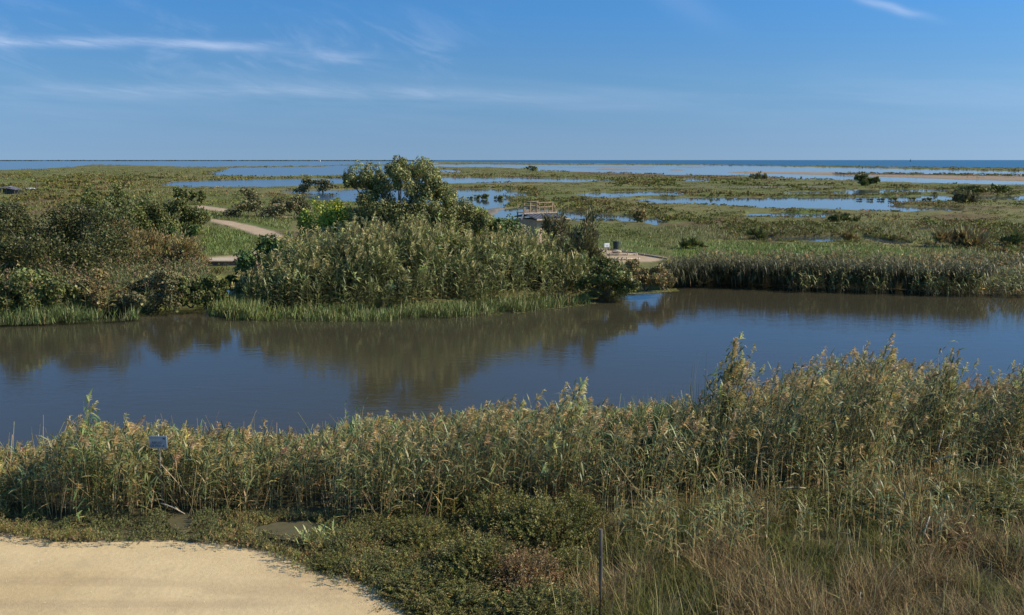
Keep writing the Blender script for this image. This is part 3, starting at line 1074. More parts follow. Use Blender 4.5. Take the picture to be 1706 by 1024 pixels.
mb, B, h, lean, u, q = near_reeds(6100, C_REED, "", "", 0, 0)
right = np.clip((u - 500) / 800, 0, 1)
g = rng.uniform(size=len(u))
k = g < 0.42 + 0.3 * right
reeds(mb, B[k], h[k], lean[k], C_REED, (0.26, 0.21, 0.12), n_leaf=12, leaf_l=0.48, leaf_w=0.017, plume=0.72, plume_col=(0.215, 0.168, 0.10), plume_l=0.40, first=0.28, strands=40, strand_w=0.008, wind=0.6)
k = ~k
reeds(mb, B[k], h[k] * 0.95, lean[k], C_REED, (0.30, 0.24, 0.13), n_leaf=13, leaf_l=0.46, leaf_w=0.018, plume=0.25, plume_col=(0.20, 0.17, 0.072), plume_l=0.32, first=0.2, droop=0.4, strands=30, strand_w=0.008, wind=0.4)
# bare and broken canes between them
uu, xx, yy, qq = bed_points(1600)
hh = rng.uniform(0.6, 1.7, 1600)
Bz = np.stack([xx, yy, bed_z(qq)], -1)
T = np.linspace(0, 1, 3)
ln = rng.normal(0, 0.34, (1600, 2))
P = Bz[:, None, :] + np.stack([ln[:, None, 0] * T * hh[:, None], ln[:, None, 1] * T * hh[:, None], T * hh[:, None]], -1)
mb.tubes(P, np.broadcast_to(0.007 * np.ones(3), (1600, 3)), jit((0.20, 0.16, 0.11), 1600, 0.35))
tag(mb.build("reed_bed", M_reed), kind="stuff")

# lower, fresher green reed at the water's edge
mb = MB()
u, x, y, q = bed_points(1500, 560, 1120, back=0.7)
kk = (q > 0.55) & (fbm(x * 0.7, y * 0.7, 2, 71) > 0.42)
x, y, q, u = x[kk], y[kk], q[kk], u[kk]
z = bed_z(q)
zt = np.array([z_at(v, yy) for v, yy in zip(top_line(u) + 4, y)])
h = np.clip(zt - z, 0.7, 2.2) * rng.uniform(0.8, 1.04, len(x))
reeds(mb, np.stack([x, y, z], -1), h, np.stack([rng.normal(0, 0.1, len(x)), rng.normal(0, 0.1, len(x))], -1), C_REEDG, (0.14, 0.16, 0.07), n_leaf=13, leaf_l=0.34, leaf_w=0.016, plume=0.03, first=0.3, droop=0.3, wind=0.2)
uu2 = rng.uniform(-450, 2300, 720)
yb = at_np(uu2, near_c(uu2), ZR)[1] + rng.uniform(-0.6, 0.5, 720)
xb = (uu2 - 853) / F * (yb * cp + H * sp)
zt = np.array([z_at(v, yy) for v, yy in zip(top_line(uu2) + 8, yb)])
h = np.clip(zt + 0.5, 0.7, 2.6) * rng.uniform(0.75, 1.12, 720)
reeds(mb, np.stack([xb, yb, np.full(720, -0.5)], -1), h, np.stack([rng.normal(0, 0.12, 720), rng.normal(0, 0.1, 720)], -1), C_REEDG, (0.16, 0.16, 0.07), n_leaf=9, leaf_l=0.36, leaf_w=0.016, plume=0.12, plume_col=(0.27, 0.21, 0.108), first=0.35, droop=0.4, wind=0.5)
tag(mb.build("young_reed", M_reed), kind="stuff")


# clumps that stand up out of the bed
def reed_clump(name, label, u, vtop, vroot, wpx, n, cols, plume, pc, stalk=(0.25, 0.2, 0.12), lean0=0.10, cat="reed clump", spread_top=1.0, **kw):
    p = at(u, vroot, 0.0)
    t = thing(name, (p.x, p.y, -0.3), label, cat)
    zt = z_at(vtop, p.y) + 0.3
    w = wpx / F * math.hypot(p.y, 8)
    a, r = rng.uniform(0, 2 * np.pi, n), np.minimum(np.abs(rng.normal(0, 0.36, n)), 0.85) * w
    B = np.stack([np.cos(a) * r, np.sin(a) * r * 1.2, np.zeros(n)], -1)
    h = zt * np.clip(1.0 - 0.42 * (r / (w * 0.5)) ** 1.3, 0.45, 1) * rng.uniform(0.72, 1.0, n)
    lean = np.stack([np.cos(a) * r / zt * 0.5 + lean0 + rng.normal(0, .03, n), np.sin(a) * r / zt * 0.5 + rng.normal(0, .03, n)], -1)
    mb = MB()
    reeds(mb, B, h, lean, cols, stalk, plume=0, **kw)
    mb.build("foliage", M_reed, t)
    if plume:
        mb = MB()
        kw2 = dict(kw)
        kw2['n_leaf'] = 2
        k = rng.uniform(size=n) < plume
        reeds(mb, B[k], h[k] * 1.01, lean[k], cols, stalk, plume=1.0, plume_col=pc, **kw2)
        mb.build("plume", M_reed, t)
    return t


reed_clump("reed_clump", "tallest reed clump on the near bank, dark on its left, crested with tan plumes", 1200, 566, 792, 88, 120, C_REED, 0.6, (0.33, 0.26, 0.137), lean0=0.09, wind=0.9, n_leaf=14, leaf_l=0.42, plume_l=0.36, strands=44)
reed_clump("reed_clump", "narrow upright reed clump rising above the right part of the bed against open water", 1556, 570, 778, 72, 70, C_REED, 0.35, (0.30, 0.24, 0.130), lean0=0.05, wind=0.7, n_leaf=14, leaf_l=0.42, plume_l=0.3)
reed_clump("reed_clump", "small green reed clump poking above the bed near the fishing sign", 148, 655, 858, 50, 34, C_REEDG, 0.15, (0.26, 0.21, 0.108), lean0=0.06, wind=0.5, n_leaf=13, leaf_l=0.38)
reed_clump("reed_clump", "loose reed clump with pale plumes beside the low green reed at the water's edge", 938, 622, 838, 64, 40, C_REED, 0.6, (0.35, 0.28, 0.166), lean0=0.08, wind=0.8, n_leaf=12, leaf_l=0.40)
reed_clump("reed_clump", "reed clump with many golden plumes, centre of the tall right-hand stand", 1436, 580, 800, 110, 80, C_REED, 0.7, (0.32, 0.24, 0.130), lean0=0.10, wind=0.8, n_leaf=13, leaf_l=0.42)
reed_clump("reed_clump", "leafy reed clump with a few tan plumes between the tallest clump and the golden-plumed clump", 1335, 592, 812, 80, 50, C_REED, 0.5, (0.30, 0.23, 0.122), lean0=0.08, wind=0.8, n_leaf=13, leaf_l=0.42)
reed_clump("reed_clump", "reed clump with drooping plumes at the right edge of the view", 1690, 598, 775, 80, 50, C_REED, 0.5, (0.30, 0.24, 0.130), lean0=0.06, wind=0.7, n_leaf=13, leaf_l=0.42)
reed_clump("reed_clump", "sparse thin reed shoots bending over the water just below the big tree's reflection", 590, 660, 850, 70, 14, C_REEDG, 0.0, None, lean0=0.04, wind=0.9, n_leaf=10, leaf_l=0.34)

# bulrush tussock: dark upright blades
p = at(1102, 800, 0)
t = thing("bulrush_tussock", (p.x, p.y + 1.0, -0.4), "dark green tussock of straight bulrush blades at the water's edge beside the tallest reed clump", "bulrush")
mb = MB()
n = 900
a, r = rng.uniform(0, 2 * np.pi, n), np.sqrt(rng.uniform(0, 1, n))
B = np.stack([np.cos(a) * r * 1.0, np.sin(a) * r * 0.5, np.zeros(n)], -1)
blades(mb, B, (z_at(655, p.y + 1.0) + 0.4) * rng.uniform(0.7, 1.02, n), jit((0.062, 0.088, 0.042), n, 0.25), w=0.009, spread=0.22, bend=0.15, wind=0.12)
mb.build("blades", M_reed, t)
mb = MB()
n = 60
B = np.stack([rng.uniform(-1, 1, n), rng.uniform(-.6, 0, n), np.zeros(n)], -1)
blades(mb, B, rng.uniform(1.2, 2.0, n), jit((0.30, 0.23, 0.13), n, 0.25), w=0.007, spread=0.1, bend=0.05, wind=0.03)
mb.build("dry_stalks", M_dry, t)

# thin flooded stems left of the tallest clump
mb = MB()
B = np.stack([at(1166, 700, ZR).x + rng.normal(0, 0.25, 16), at(1166, 700, ZR).y + rng.uniform(0, 1.2, 16), np.full(16, -0.6)], -1)
blades(mb, B, rng.uniform(1.2, 2.9, 16), jit((0.07, 0.075, 0.05), 16, 0.2), w=0.008, spread=0.08, bend=0.1, wind=0.03)
tag(mb.build("flooded_reed_stems", M_reed), "few thin dark reed stems standing in the water beside the tallest reed clump", "reed stems")

# ================================================================== near bank: dry rushes, ground cover, saltbush
DRY = [(930, 1060), (962, 960), (985, 905), (1040, 872), (1120, 862), (1200, 848), (1300, 826), (1400, 812), (1520, 800), (1640, 786), (1830, 772), (2350, 768), (2450, 1300), (880, 1300)]
mb = MB()
n = 118000
p = scatter(DRY, n)
U, V = uv_np(p[:, 0], p[:, 1], 0.0)
pa = fbm(p[:, 0] / 1.7, p[:, 1] / 1.7, 4, 81)
pb = fbm(p[:, 0] / 0.8 + 7, p[:, 1] / 0.8, 3, 82)
low = np.clip((V - 850) / 120, 0, 1)                     # nearer the camera it is browner
green = (pa + 0.16 * (1 - low) * (U > 1280) - 0.04 * low) > 0.535
keep = pb > rng.uniform(0.22, 0.5, n)
col = np.where(green[:, None], jit(pick([(0.058, 0.066, 0.026), (0.08, 0.083, 0.032), (0.10, 0.09, 0.04)], [4, 4, 2], n), n, 0.2),
               jit(pick([(0.105, 0.080, 0.050), (0.14, 0.11, 0.068), (0.21, 0.17, 0.108), (0.072, 0.058, 0.036)], [5, 4, 2, 3], n), n, 0.25))
hh = np.where(green, rng.uniform(0.3, 0.62, n), rng.uniform(0.35, 0.9, n)) * (0.55 + 0.9 * pb)
B = np.stack([p[:, 0], p[:, 1], np.full(n, -0.03)], -1)
blades(mb, B[keep], hh[keep] * 0.9, col[keep], w=0.0058, spread=0.75, bend=0.75, wind=0.10)
# taller pale stalks
n = 4600
p = scatter(DRY, n)
pb2 = fbm(p[:, 0] / 1.1, p[:, 1] / 1.1, 3, 84)
kk = pb2 > 0.47
B = np.stack([p[kk, 0], p[kk, 1], np.zeros(kk.sum())], -1)
blades(mb, B, rng.uniform(0.7, 1.35, kk.sum()), jit(pick([(0.22, 0.18, 0.115), (0.15, 0.12, 0.075), (0.11, 0.085, 0.055)], [3, 4, 3], kk.sum()), kk.sum(), 0.2), w=0.006, spread=0.35, bend=0.25, wind=0.06)
tag(mb.build("dry_rushes", M_dry), kind="stuff")

# scattered short reed in the rushes
mb = MB()
n = 420
p = scatter([(990, 900), (1080, 866), (1300, 830), (1500, 806), (1706, 790), (1720, 900), (1500, 940), (1250, 930), (1050, 980)], n)
kk = fbm(p[:, 0] / 1.3, p[:, 1] / 1.3, 2, 85) > 0.45
p = p[kk]
reeds(mb, np.stack([p[:, 0], p[:, 1], np.zeros(len(p))], -1), rng.uniform(0.7, 1.5, len(p)), np.stack([rng.normal(0.03, 0.1, len(p)), rng.normal(0, .08, len(p))], -1), C_REED, (0.3, 0.24, 0.15), n_leaf=9, leaf_l=0.36, leaf_w=0.015, plume=0.12, first=0.2, strands=16, plume_l=0.25)
tag(mb.build("stunted_reed", M_reed), kind="stuff")

# creeping succulent cover along the track
COVER = [(-500, 832), (0, 850), (60, 862), (260, 866), (420, 858), (560, 866), (700, 872), (860, 848), (990, 858), (1000, 900), (985, 960), (950, 1060), (900, 1260), (820, 1200), (715, 1032), (680, 1008), (630, 986), (590, 968), (540, 956), (505, 946), (470, 928), (430, 917), (360, 908), (300, 901), (180, 903), (90, 903), (30, 894), (-500, 872)]


def sprigs(mb, base, up, size, cols, n_per, leaf=0.03, aspect=0.3):
    """small upright shoots set with short fleshy leaves"""
    N = len(base)
    t = rng.uniform(0.05, 1.0, (N, n_per))
    o = base[:, None, :] + up[:, None, :] * (t * size[:, None])[..., None] + rng.normal(0, 0.008, (N, n_per, 3))
    d = unit(up[:, None, :] * 0.9 + rng.normal(size=(N, n_per, 3)) * 0.65)
    S = unit(np.cross(d, rng.normal(size=(N, n_per, 3))))
    L = leaf * np.exp(rng.normal(0, 0.25, (N, n_per))) * (1.15 - 0.5 * t)
    c = jit(pick(*cols, N), N, 0.2)[:, None, :] * np.exp(rng.normal(0, 0.12, (N, n_per, 1)))
    mb.leaves(o.reshape(-1, 3), d.reshape(-1, 3), S.reshape(-1, 3), L.ravel(), L.ravel() * aspect, c.reshape(-1, 3))


mb = MB()
n = 23000
p = np.concatenate([scatter(COVER, n - 700), scatter([(-120, 890), (30, 904), (90, 912), (300, 912), (430, 930), (500, 962), (590, 988), (680, 1028), (720, 1030), (630, 984), (540, 952), (470, 925), (360, 905), (180, 899), (30, 891), (-120, 880)], 700)])
U, V = uv_np(p[:, 0], p[:, 1], 0.0)
hm = fbm(p[:, 0] / 0.55, p[:, 1] / 0.55, 3, 91)
keep = (hm > rng.uniform(0.2, 0.48, n)) & ((np.arange(n) < n - 700) | (hm > 0.52))
p, hm, U, V = p[keep], hm[keep], U[keep], V[keep]
zz = np.clip((hm - 0.35) * 0.75, 0, 0.42)
clear = (((U - 482) / 54) ** 2 + ((V - 886) / 14) ** 2 > hm * 1.6) & (((U - 301) / 22) ** 2 + ((V - 874) / 18) ** 2 > hm * 1.6)
p, hm, U, V, zz = p[clear], hm[clear], U[clear], V[clear], zz[clear]
tint = fbm(p[:, 0] / 1.6, p[:, 1] / 1.6, 3, 92)
B = np.stack([p[:, 0], p[:, 1], zz * rng.uniform(0.2, 1, len(p))], -1)
upv = unit(np.stack([rng.normal(0.05, 0.35, len(p)), rng.normal(0, 0.35, len(p)), np.ones(len(p))], -1))
a_ = tint > 0.53
sprigs(mb, B[a_], upv[a_], rng.uniform(0.08, 0.2, a_.sum()), ([(0.10, 0.105, 0.045), (0.13, 0.115, 0.055), (0.15, 0.105, 0.065)], [4, 3, 2]), 16, 0.032)
a_ = ~a_
sprigs(mb, B[a_], upv[a_], rng.uniform(0.08, 0.18, a_.sum()), ([(0.075, 0.082, 0.042), (0.10, 0.102, 0.055), (0.06, 0.064, 0.035)], [4, 3, 3]), 16, 0.032)
tag(mb.build("creeping_ground_cover", M_leaf), kind="stuff")

# saltbush mounds: four meshes, many mounds
def mound_mesh(seed, cols, n=950):
    global rng
    keep = rng
    rng = np.random.default_rng(seed)
    mb = MB()
    d = sphere_pts(n)
    d[:, 2] = np.abs(d[:, 2])
    lump = 0.72 + 0.5 * fbm(d[:, 0] * 2.6 + seed, d[:, 1] * 2.6 + d[:, 2] * 1.7, 3, seed)
    B = d * lump[:, None] * rng.uniform(0.55, 1.0, (n, 1)) * np.array([0.5, 0.5, 0.62])
    up = unit(d * 0.7 + np.array([0.05, 0, 0.8]) + rng.normal(size=(n, 3)) * 0.2)
    sprigs(mb, B, up, rng.uniform(0.12, 0.34, n), cols, 26, 0.032, 0.26)
    rng = keep
    me = mb.mesh("foliage")
    me.materials.append(M_leaf)
    return me


C_SALTB = ([(0.12, 0.08, 0.05), (0.095, 0.075, 0.042), (0.14, 0.10, 0.062)], [4, 3, 2])
mound_protos = []
for s in range(5):
    t = thing("saltbush", (0, 0, 0), "olive green saltbush mound in the low scrub between the sand track and the reeds", "shrub", "saltbush mounds beside the track")
    link("foliage", mound_mesh(300 + s, C_SALTB if s == 4 else C_SALT), t)
    bm = bmesh.new()
    for k in range(7):
        a = k * 0.9
        bm_tube(bm, [(0, 0, -0.05), (0.12 * math.cos(a), 0.12 * math.sin(a), 0.18), (0.3 * math.cos(a), 0.3 * math.sin(a), 0.36)], [0.018, 0.013, 0.005], 5)
    obj("stem", bm, M_bark, t)
    mound_protos.append(t)
placed = set()
named = {
    (905, 905): "yellowish green saltbush mound, the largest, just left of the thin grey post",
    (720, 985): "dark saltbush mound at the bottom of the view beside the end of the sand track",
    (590, 905): "low greyish saltbush mound beside the blurred puddle",
    (875, 985): "reddish brown saltbush mound low down left of the thin grey post",
    (760, 850): "green saltbush mound tucked under the reeds behind the scrub",
}
for (u, v, w, hgt, k) in [(905, 905, 150, 1.45, 0), (835, 880, 110, 1.25, 1), (760, 850, 110, 1.1, 2), (960, 880, 90, 1.2, 3), (720, 985, 150, 0.6, 1), (800, 960, 140, 1.2, 0), (875, 985, 120, 1.1, 4), (650, 950, 120, 0.42, 2), (590, 905, 100, 0.5, 3),
                          (700, 905, 110, 0.75, 1), (780, 1015, 150, 0.65, 3), (900, 1035, 150, 0.9, 0), (950, 960, 90, 0.8, 2), (560, 940, 80, 0.4, 2), (625, 885, 80, 0.5, 0), (850, 830, 100, 0.8, 0), (680, 865, 70, 0.6, 3), (930, 848, 90, 0.8, 4),
                          (1330, 850, 120, 0.7, 0), (1480, 860, 160, 0.7, 1), (1640, 850, 170, 0.8, 2), (1580, 905, 120, 0.6, 4), (1700, 930, 130, 0.6, 3), (840, 930, 90, 0.7, 4)]:
    q = at(u, v + 0.0, 0)
    t = mound_protos[k] if k not in placed else copy_tree(mound_protos[k])
    placed.add(k)
    t.location = (q.x, q.y, -0.05)
    ww = w / F * math.hypot(q.y, H)
    t.scale = (ww, ww * 0.95, hgt)
    t.rotation_euler = (0, 0, random.uniform(0, 6.28))
    t["label"] = named.get((u, v), "olive green saltbush mound in the low scrub between the sand track and the reeds" if u < 1000 else "low green saltbush mound among the dry rushes right of the thin grey post")
    t["group"] = "saltbush mounds beside the track" if u < 1000 else "saltbush mounds in the dry rushes"

# broad-leaved sprouts by the smudge
p = at(528, 915, 0)
t = thing("reed_sprout", (p.x, p.y, 0), "cluster of young reed sprouts with broad pale leaves at the edge of the sand track", "reed sprout")
mb = MB()
n = 26
reeds(mb, np.stack([rng.normal(0, 0.25, n), rng.normal(0, 0.15, n), np.zeros(n)], -1), rng.uniform(0.25, 0.5, n), np.stack([rng.normal(0, 0.3, n), rng.normal(0, .3, n)], -1), ([(0.13, 0.155, 0.075), (0.17, 0.18, 0.10)], [1, 1]), (0.2, 0.2, 0.1), n_leaf=6, leaf_l=0.26, leaf_w=0.02, plume=0, first=0.1, droop=0.2, wind=0.1)
mb.build("foliage", M_reed, t)

# pebbles and litter on the track
mb = MB()
n = 260
p = scatter([(-120, 895), (300, 905), (480, 935), (620, 985), (720, 1040), (-120, 1060)], n)
O = np.stack([p[:, 0], p[:, 1], np.full(n, 0.02)], -1)
s = rng.uniform(0.004, 0.012, n)
D = sphere_pts(n)
mb.leaves(O, D, unit(np.cross(D, sphere_pts(n))), s * 2, s, jit((0.42, 0.33, 0.22), n, 0.35))
mb.leaves(O, unit(D * 0.2 + np.array([0, 0, 1.0])), unit(np.cross(np.array([0, 0, 1.0]), sphere_pts(n))), s, s, jit((0.40, 0.31, 0.2), n, 0.35))
tag(mb.build("pebbles", M_dry), kind="stuff")

# ================================================================== far bank: the big tree
def lumps_tree(name, label, cat, u0, vbase, lumps, cols, leaf, per_sub, subs, droop, trunk_r, seed, zbase=0.0, depth=1.0):
    """lumps: (u, v, radius in px, depth offset m) as the crown shows them"""
    global rng
    keep = rng
    rng = np.random.default_rng(seed)
    random.seed(seed)
    p = at(u0, vbase, 0)
    t = thing(name, (p.x, p.y, zbase), label, cat)
    rr = math.hypot(p.y, H)
    mb = MB()
    cen = []
    for (u, v, r, dy) in lumps:
        y = p.y + dy
        c = np.array([(u - 853) / F * (y * cp + (H - z_at(v, y)) * sp) - p.x, dy, z_at(v, y) - zbase])
        R_ = r / F * rr
        cen.append((c, R_))
        for k in range(subs):
            dd = sphere_pts(1)[0]
            dd[2] = dd[2] * 0.8 + 0.15
            cc = c + dd * R_ * rng.uniform(0.45, 0.85) * np.array([1, depth, 1])
            leaf_cloud(mb, cc, np.array([0.36, 0.36, 0.44]) * R_ * rng.uniform(0.7, 1.15), per_sub, leaf, cols, droop=droop, shell=0.5, aspect=0.30, tone=0.2)
    mb.build("crown", M_leaf, t)
    bm = bmesh.new()
    top = Vector(max(cen, key=lambda q: q[0][2])[0])
    fork = Vector((top.x * 0.35, 0, top.z * 0.32))
    bm_tube(bm, [(0, 0, -0.3), (0.05, 0, fork.z * 0.5), fork], [trunk_r * 1.25, trunk_r, trunk_r * 0.85], 9)
    for c, R_ in cen:
        e = Vector(c)
        m1 = fork.lerp(e, 0.5) + Vector((random.uniform(-.3, .3), random.uniform(-.3, .3), 0.25 * R_))
        bm_tube(bm, [fork - Vector((0, 0, 0.3)), m1, e], [trunk_r * 0.5, trunk_r * 0.28, trunk_r * 0.08], 6)
    obj("trunk", bm, M_bark, t, smooth=True)
    rng = keep
    return t


C_EUC2 = ([tuple(x * 1.2 for x in c) for c in C_EUC[0]], C_EUC[1])
lumps_tree("eucalyptus_tree", "tall grey green tree with an open crown reaching the horizon behind the reed thicket", "tree", 678, 474,
           [(598, 293, 27, 0), (625, 298, 24, 1), (584, 300, 15, 0), (664, 281, 21, 0), (668, 300, 20, -1), (800, 372, 22, 0.5), (748, 372, 28, -0.8), (690, 360, 30, -1.2), (700, 285, 24, 0.5), (722, 302, 20, -0.5), (634, 318, 24, 0.6), (610, 336, 24, -0.6), (694, 320, 28, -0.5),
            (735, 322, 22, 0.5), (760, 336, 24, 0), (668, 344, 26, 0.8), (640, 356, 28, -1), (706, 352, 32, 0.5), (738, 352, 26, -0.6), (776, 354, 22, 0.4), (600, 366, 26, 0.5), (665, 375, 28, -0.8), (720, 382, 30, 0), (620, 390, 26, 0), (770, 385, 26, 0.5)],
           C_EUC2, 0.135, 150, 16, 0.55, 0.32, 501)

bush("bright_shrub", "bright yellow green shrub beside the big tree, on its left", "shrub", 543, 322, 466, 112, 'leafy', C_BRIGHT, leaf=0.16, n_leaf=13000, n_lump=16)
bush("bright_shrub", "bright green shrub half hidden behind the big tree, on its right", "shrub", 784, 334, 468, 84, 'leafy', C_BRIGHT, leaf=0.15, n_leaf=6000, n_lump=12)
bush("fig_bush", "dark green broad-leaved bush at the left end of the reed thicket by the bridge", "shrub", 446, 392, 488, 134, 'leafy', C_DKGREEN, leaf=0.18, n_leaf=17000, n_lump=24)
bush("fig_bush", "dark green rounded bush in front of the bird hide", "shrub", 850, 355, 470, 100, 'leafy', C_DKGREEN, leaf=0.17, n_leaf=11000, n_lump=16)
bush("fig_bush", "narrow dark bush filling the gap between the yellow green shrub and the big tree", "shrub", 582, 352, 466, 60, 'leafy', C_DKGREEN, leaf=0.2, n_leaf=4000, n_lump=10)
bush("tamarisk", "slender grey tamarisk directly beside the bird hide's right wall", "tamarisk", 928, 352, 466, 46, 'feather', C_GREY, leaf=0.14, n_leaf=8000, n_lump=10)
bush("tamarisk", "wider grey tamarisk right of the slender one, with water behind its top", "tamarisk", 960, 357, 470, 74, 'feather', C_GREY, leaf=0.14, n_leaf=11000, n_lump=12)

# left bank shrubs
bush("tamarisk", "large dark feathery tamarisk on the left river bank", "tamarisk", 108, 334, 474, 232, 'leafy', C_TAMAR, leaf=0.14, n_leaf=30000, n_lump=22)
bush("tamarisk", "dark feathery tamarisk cut by the left edge of the view", "tamarisk", -8, 331, 470, 150, 'leafy', C_TAMAR, leaf=0.14, n_leaf=18000, n_lump=14)
bush("tamarisk", "brown tinged tamarisk below the dark olive bushes, with a white post behind it", "tamarisk", 252, 378, 450, 120, 'feather', C_BROWN, leaf=0.13, n_leaf=15000, n_lump=14)
bush("tamarisk", "low reddish brown tamarisk beside the sandy bridge approach", "tamarisk", 296, 398, 458, 90, 'feather', C_BROWN, leaf=0.13, n_leaf=11000, n_lump=12)
bush("tamarisk", "small brownish tamarisk between the large dark one and the brown tinged one", "tamarisk", 205, 368, 438, 80, 'feather', C_BROWN, leaf=0.13, n_leaf=9000, n_lump=10)
bush("olive_bush", "dark olive bush, leftmost of the row above the brown tamarisks", "shrub", 170, 302, 394, 96, 'leafy', C_DKOLIVE, leaf=0.2, n_leaf=12000, n_lump=16)
bush("olive_bush", "broadest dark olive bush, in the middle of the row above the brown tamarisks", "shrub", 236, 314, 404, 140, 'leafy', C_DKOLIVE, leaf=0.2, n_leaf=19000, n_lump=24)
bush("olive_bush", "dark olive bush at the right end of its row, next to the curved path", "shrub", 296, 328, 402, 94, 'leafy', C_DKOLIVE, leaf=0.2, n_leaf=13000, n_lump=16)
bush("olive_bush", "small dark round bush at the inner bend of the curved path", "shrub", 303, 374, 410, 52, 'leafy', C_DKGREEN, leaf=0.2, n_leaf=2500, n_lump=8)
bush("olive_bush", "dark bush beyond the path's far stretch, on its left", "shrub", 300, 311, 338, 36, 'leafy', C_DKOLIVE, leaf=0.4, n_leaf=1500, n_lump=8)
bush("olive_bush", "dark low bush just left of the start of the path's far stretch", "shrub", 322, 318, 340, 40, 'leafy', C_DKOLIVE, leaf=0.4, n_leaf=1500, n_lump=8)
bush("scrub_bush", "broad dark scrub bush casting its shadow over the path's far stretch", "shrub", 430, 311, 361, 96, 'leafy', C_GREY, leaf=0.3, n_leaf=5000, n_lump=14)
bush("scrub_bush", "smaller dark scrub bush right of the broad one, before the yellow green shrub", "shrub", 488, 325, 364, 62, 'leafy', C_GREY, leaf=0.3, n_leaf=3500, n_lump=10)
bush("scrub_bush", "low grey bush on the bank between the two narrow pools left of the big tree", "shrub", 532, 298, 319, 70, 'leafy', C_GREY, leaf=0.5, n_leaf=1800, n_lump=9, depth=0.4)
bush("fig_bush", "dark broad-leaved bush on the left side of the inlet below the bridge", "shrub", 350, 456, 506, 66, 'leafy', C_DKOLIVE, leaf=0.15, n_leaf=8000, n_lump=14)
bush("scrub_bush", "brownish bank bush at the right end of the reed thicket, by the floating weed", "shrub", 1075, 432, 482, 92, 'leafy', C_BROWN, leaf=0.14, n_leaf=9000, n_lump=14)
bush("scrub_bush", "low green bank bush below the white notice board", "shrub", 1012, 430, 488, 100, 'leafy', C_DKOLIVE, leaf=0.14, n_leaf=10000, n_lump=14)

bush("bank_shrub", "olive bank shrub in front of the large dark tamarisk, close to the water", "shrub", 62, 446, 516, 130, 'leafy', C_DKOLIVE, leaf=0.13, n_leaf=11000, n_lump=16)
bush("bank_shrub", "brownish bank shrub right of the olive one before the large dark tamarisk", "shrub", 165, 450, 512, 110, 'leafy', C_BROWN, leaf=0.12, n_leaf=10000, n_lump=14)
bush("bank_shrub", "broad green brown bank shrub below the brown tamarisks at the water's edge", "shrub", 258, 446, 510, 120, 'leafy', C_GREY, leaf=0.13, n_leaf=11000, n_lump=16)
bush("bank_shrub", "small pale green bank shrub at the water's edge left of the inlet", "shrub", 318, 462, 508, 70, 'leafy', C_DKOLIVE, leaf=0.12, n_leaf=6000, n_lump=10)
bush("bank_shrub", "dark bank shrub at the water's edge cut by the left side of the view", "shrub", -20, 450, 518, 100, 'leafy', C_DKOLIVE, leaf=0.13, n_leaf=8000, n_lump=12)

# ================================================================== far bank: reeds and fringes
def far_reeds(mb, poly, n, top_c, hr, cols, stalk, dens=0.35, zroot=-0.2, ns=0.5, clump=0.4, slope=False, **kw):
    p = scatter(poly, n)
    k = fbm(p[:, 0] * ns, p[:, 1] * ns, 3, 111) > rng.uniform(dens - 0.2, dens + 0.15, n)
    p = p[k]
    n = len(p)
    U, V = uv_np(p[:, 0], p[:, 1], 0.0)
    if callable(top_c):
        zt = np.array([z_at(v, y) for v, y in zip(top_c(U), p[:, 1])])
        h = np.clip(zt + 0.2, 0.8, 5.2) * rng.uniform(hr[0], hr[1], n)
    else:
        h = top_c * rng.uniform(hr[0], hr[1], n)
    h = h * (1.0 - clump * 0.5 + clump * fbm(p[:, 0] * 0.45, p[:, 1] * 0.45, 2, 112))
    if slope:                 # the thicket rises from the water's edge to its crown
        yf = at_np(U, np.interp(U, [405, 560, 660, 750, 880, 1000, 1045], [507, 508, 507, 502, 492, 482, 478]), 0.0)[1]
        h = h * np.clip(0.38 + (p[:, 1] - yf) / 6.5, 0.38, 1.0)
    if callable(top_c):
        h = np.minimum(h, zt + 0.4)
    B = np.stack([p[:, 0], p[:, 1], np.full(n, zroot)], -1)
    reeds(mb, B, h, np.stack([rng.normal(0.03, 0.08, n), rng.normal(-0.03, 0.08, n)], -1), cols, stalk, **kw)


thick_top = curve([(380, 490), (400, 470), (420, 446), (450, 420), (480, 405), (510, 386), (545, 392), (580, 380), (620, 366), (660, 384), (700, 364), (740, 370), (775, 388), (820, 388), (870, 391), (905, 398), (945, 411), (1000, 426), (1030, 442), (1070, 446)])
mb = MB()
far_reeds(mb, [(405, 506), (470, 508), (560, 508), (660, 507), (750, 502), (880, 492), (1000, 482), (1045, 478), (1030, 462), (900, 462), (760, 462), (560, 464), (450, 474), (400, 488)], 2100, thick_top, (0.72, 1.02), ([(0.097, 0.113, 0.055), (0.131, 0.145, 0.075), (0.179, 0.179, 0.108), (0.062, 0.076, 0.037)], [4, 4, 2, 4]), (0.10, 0.105, 0.06), slope=True, wither=0.35, clump=1.0,
          n_leaf=17, leaf_l=0.62, leaf_w=0.031, plume=0.36, plume_col=(0.165, 0.165, 0.092), plume_l=0.62, strands=18, strand_w=0.034, first=0.06, wind=0.4, stalk_r=0.012, droop=0.5)
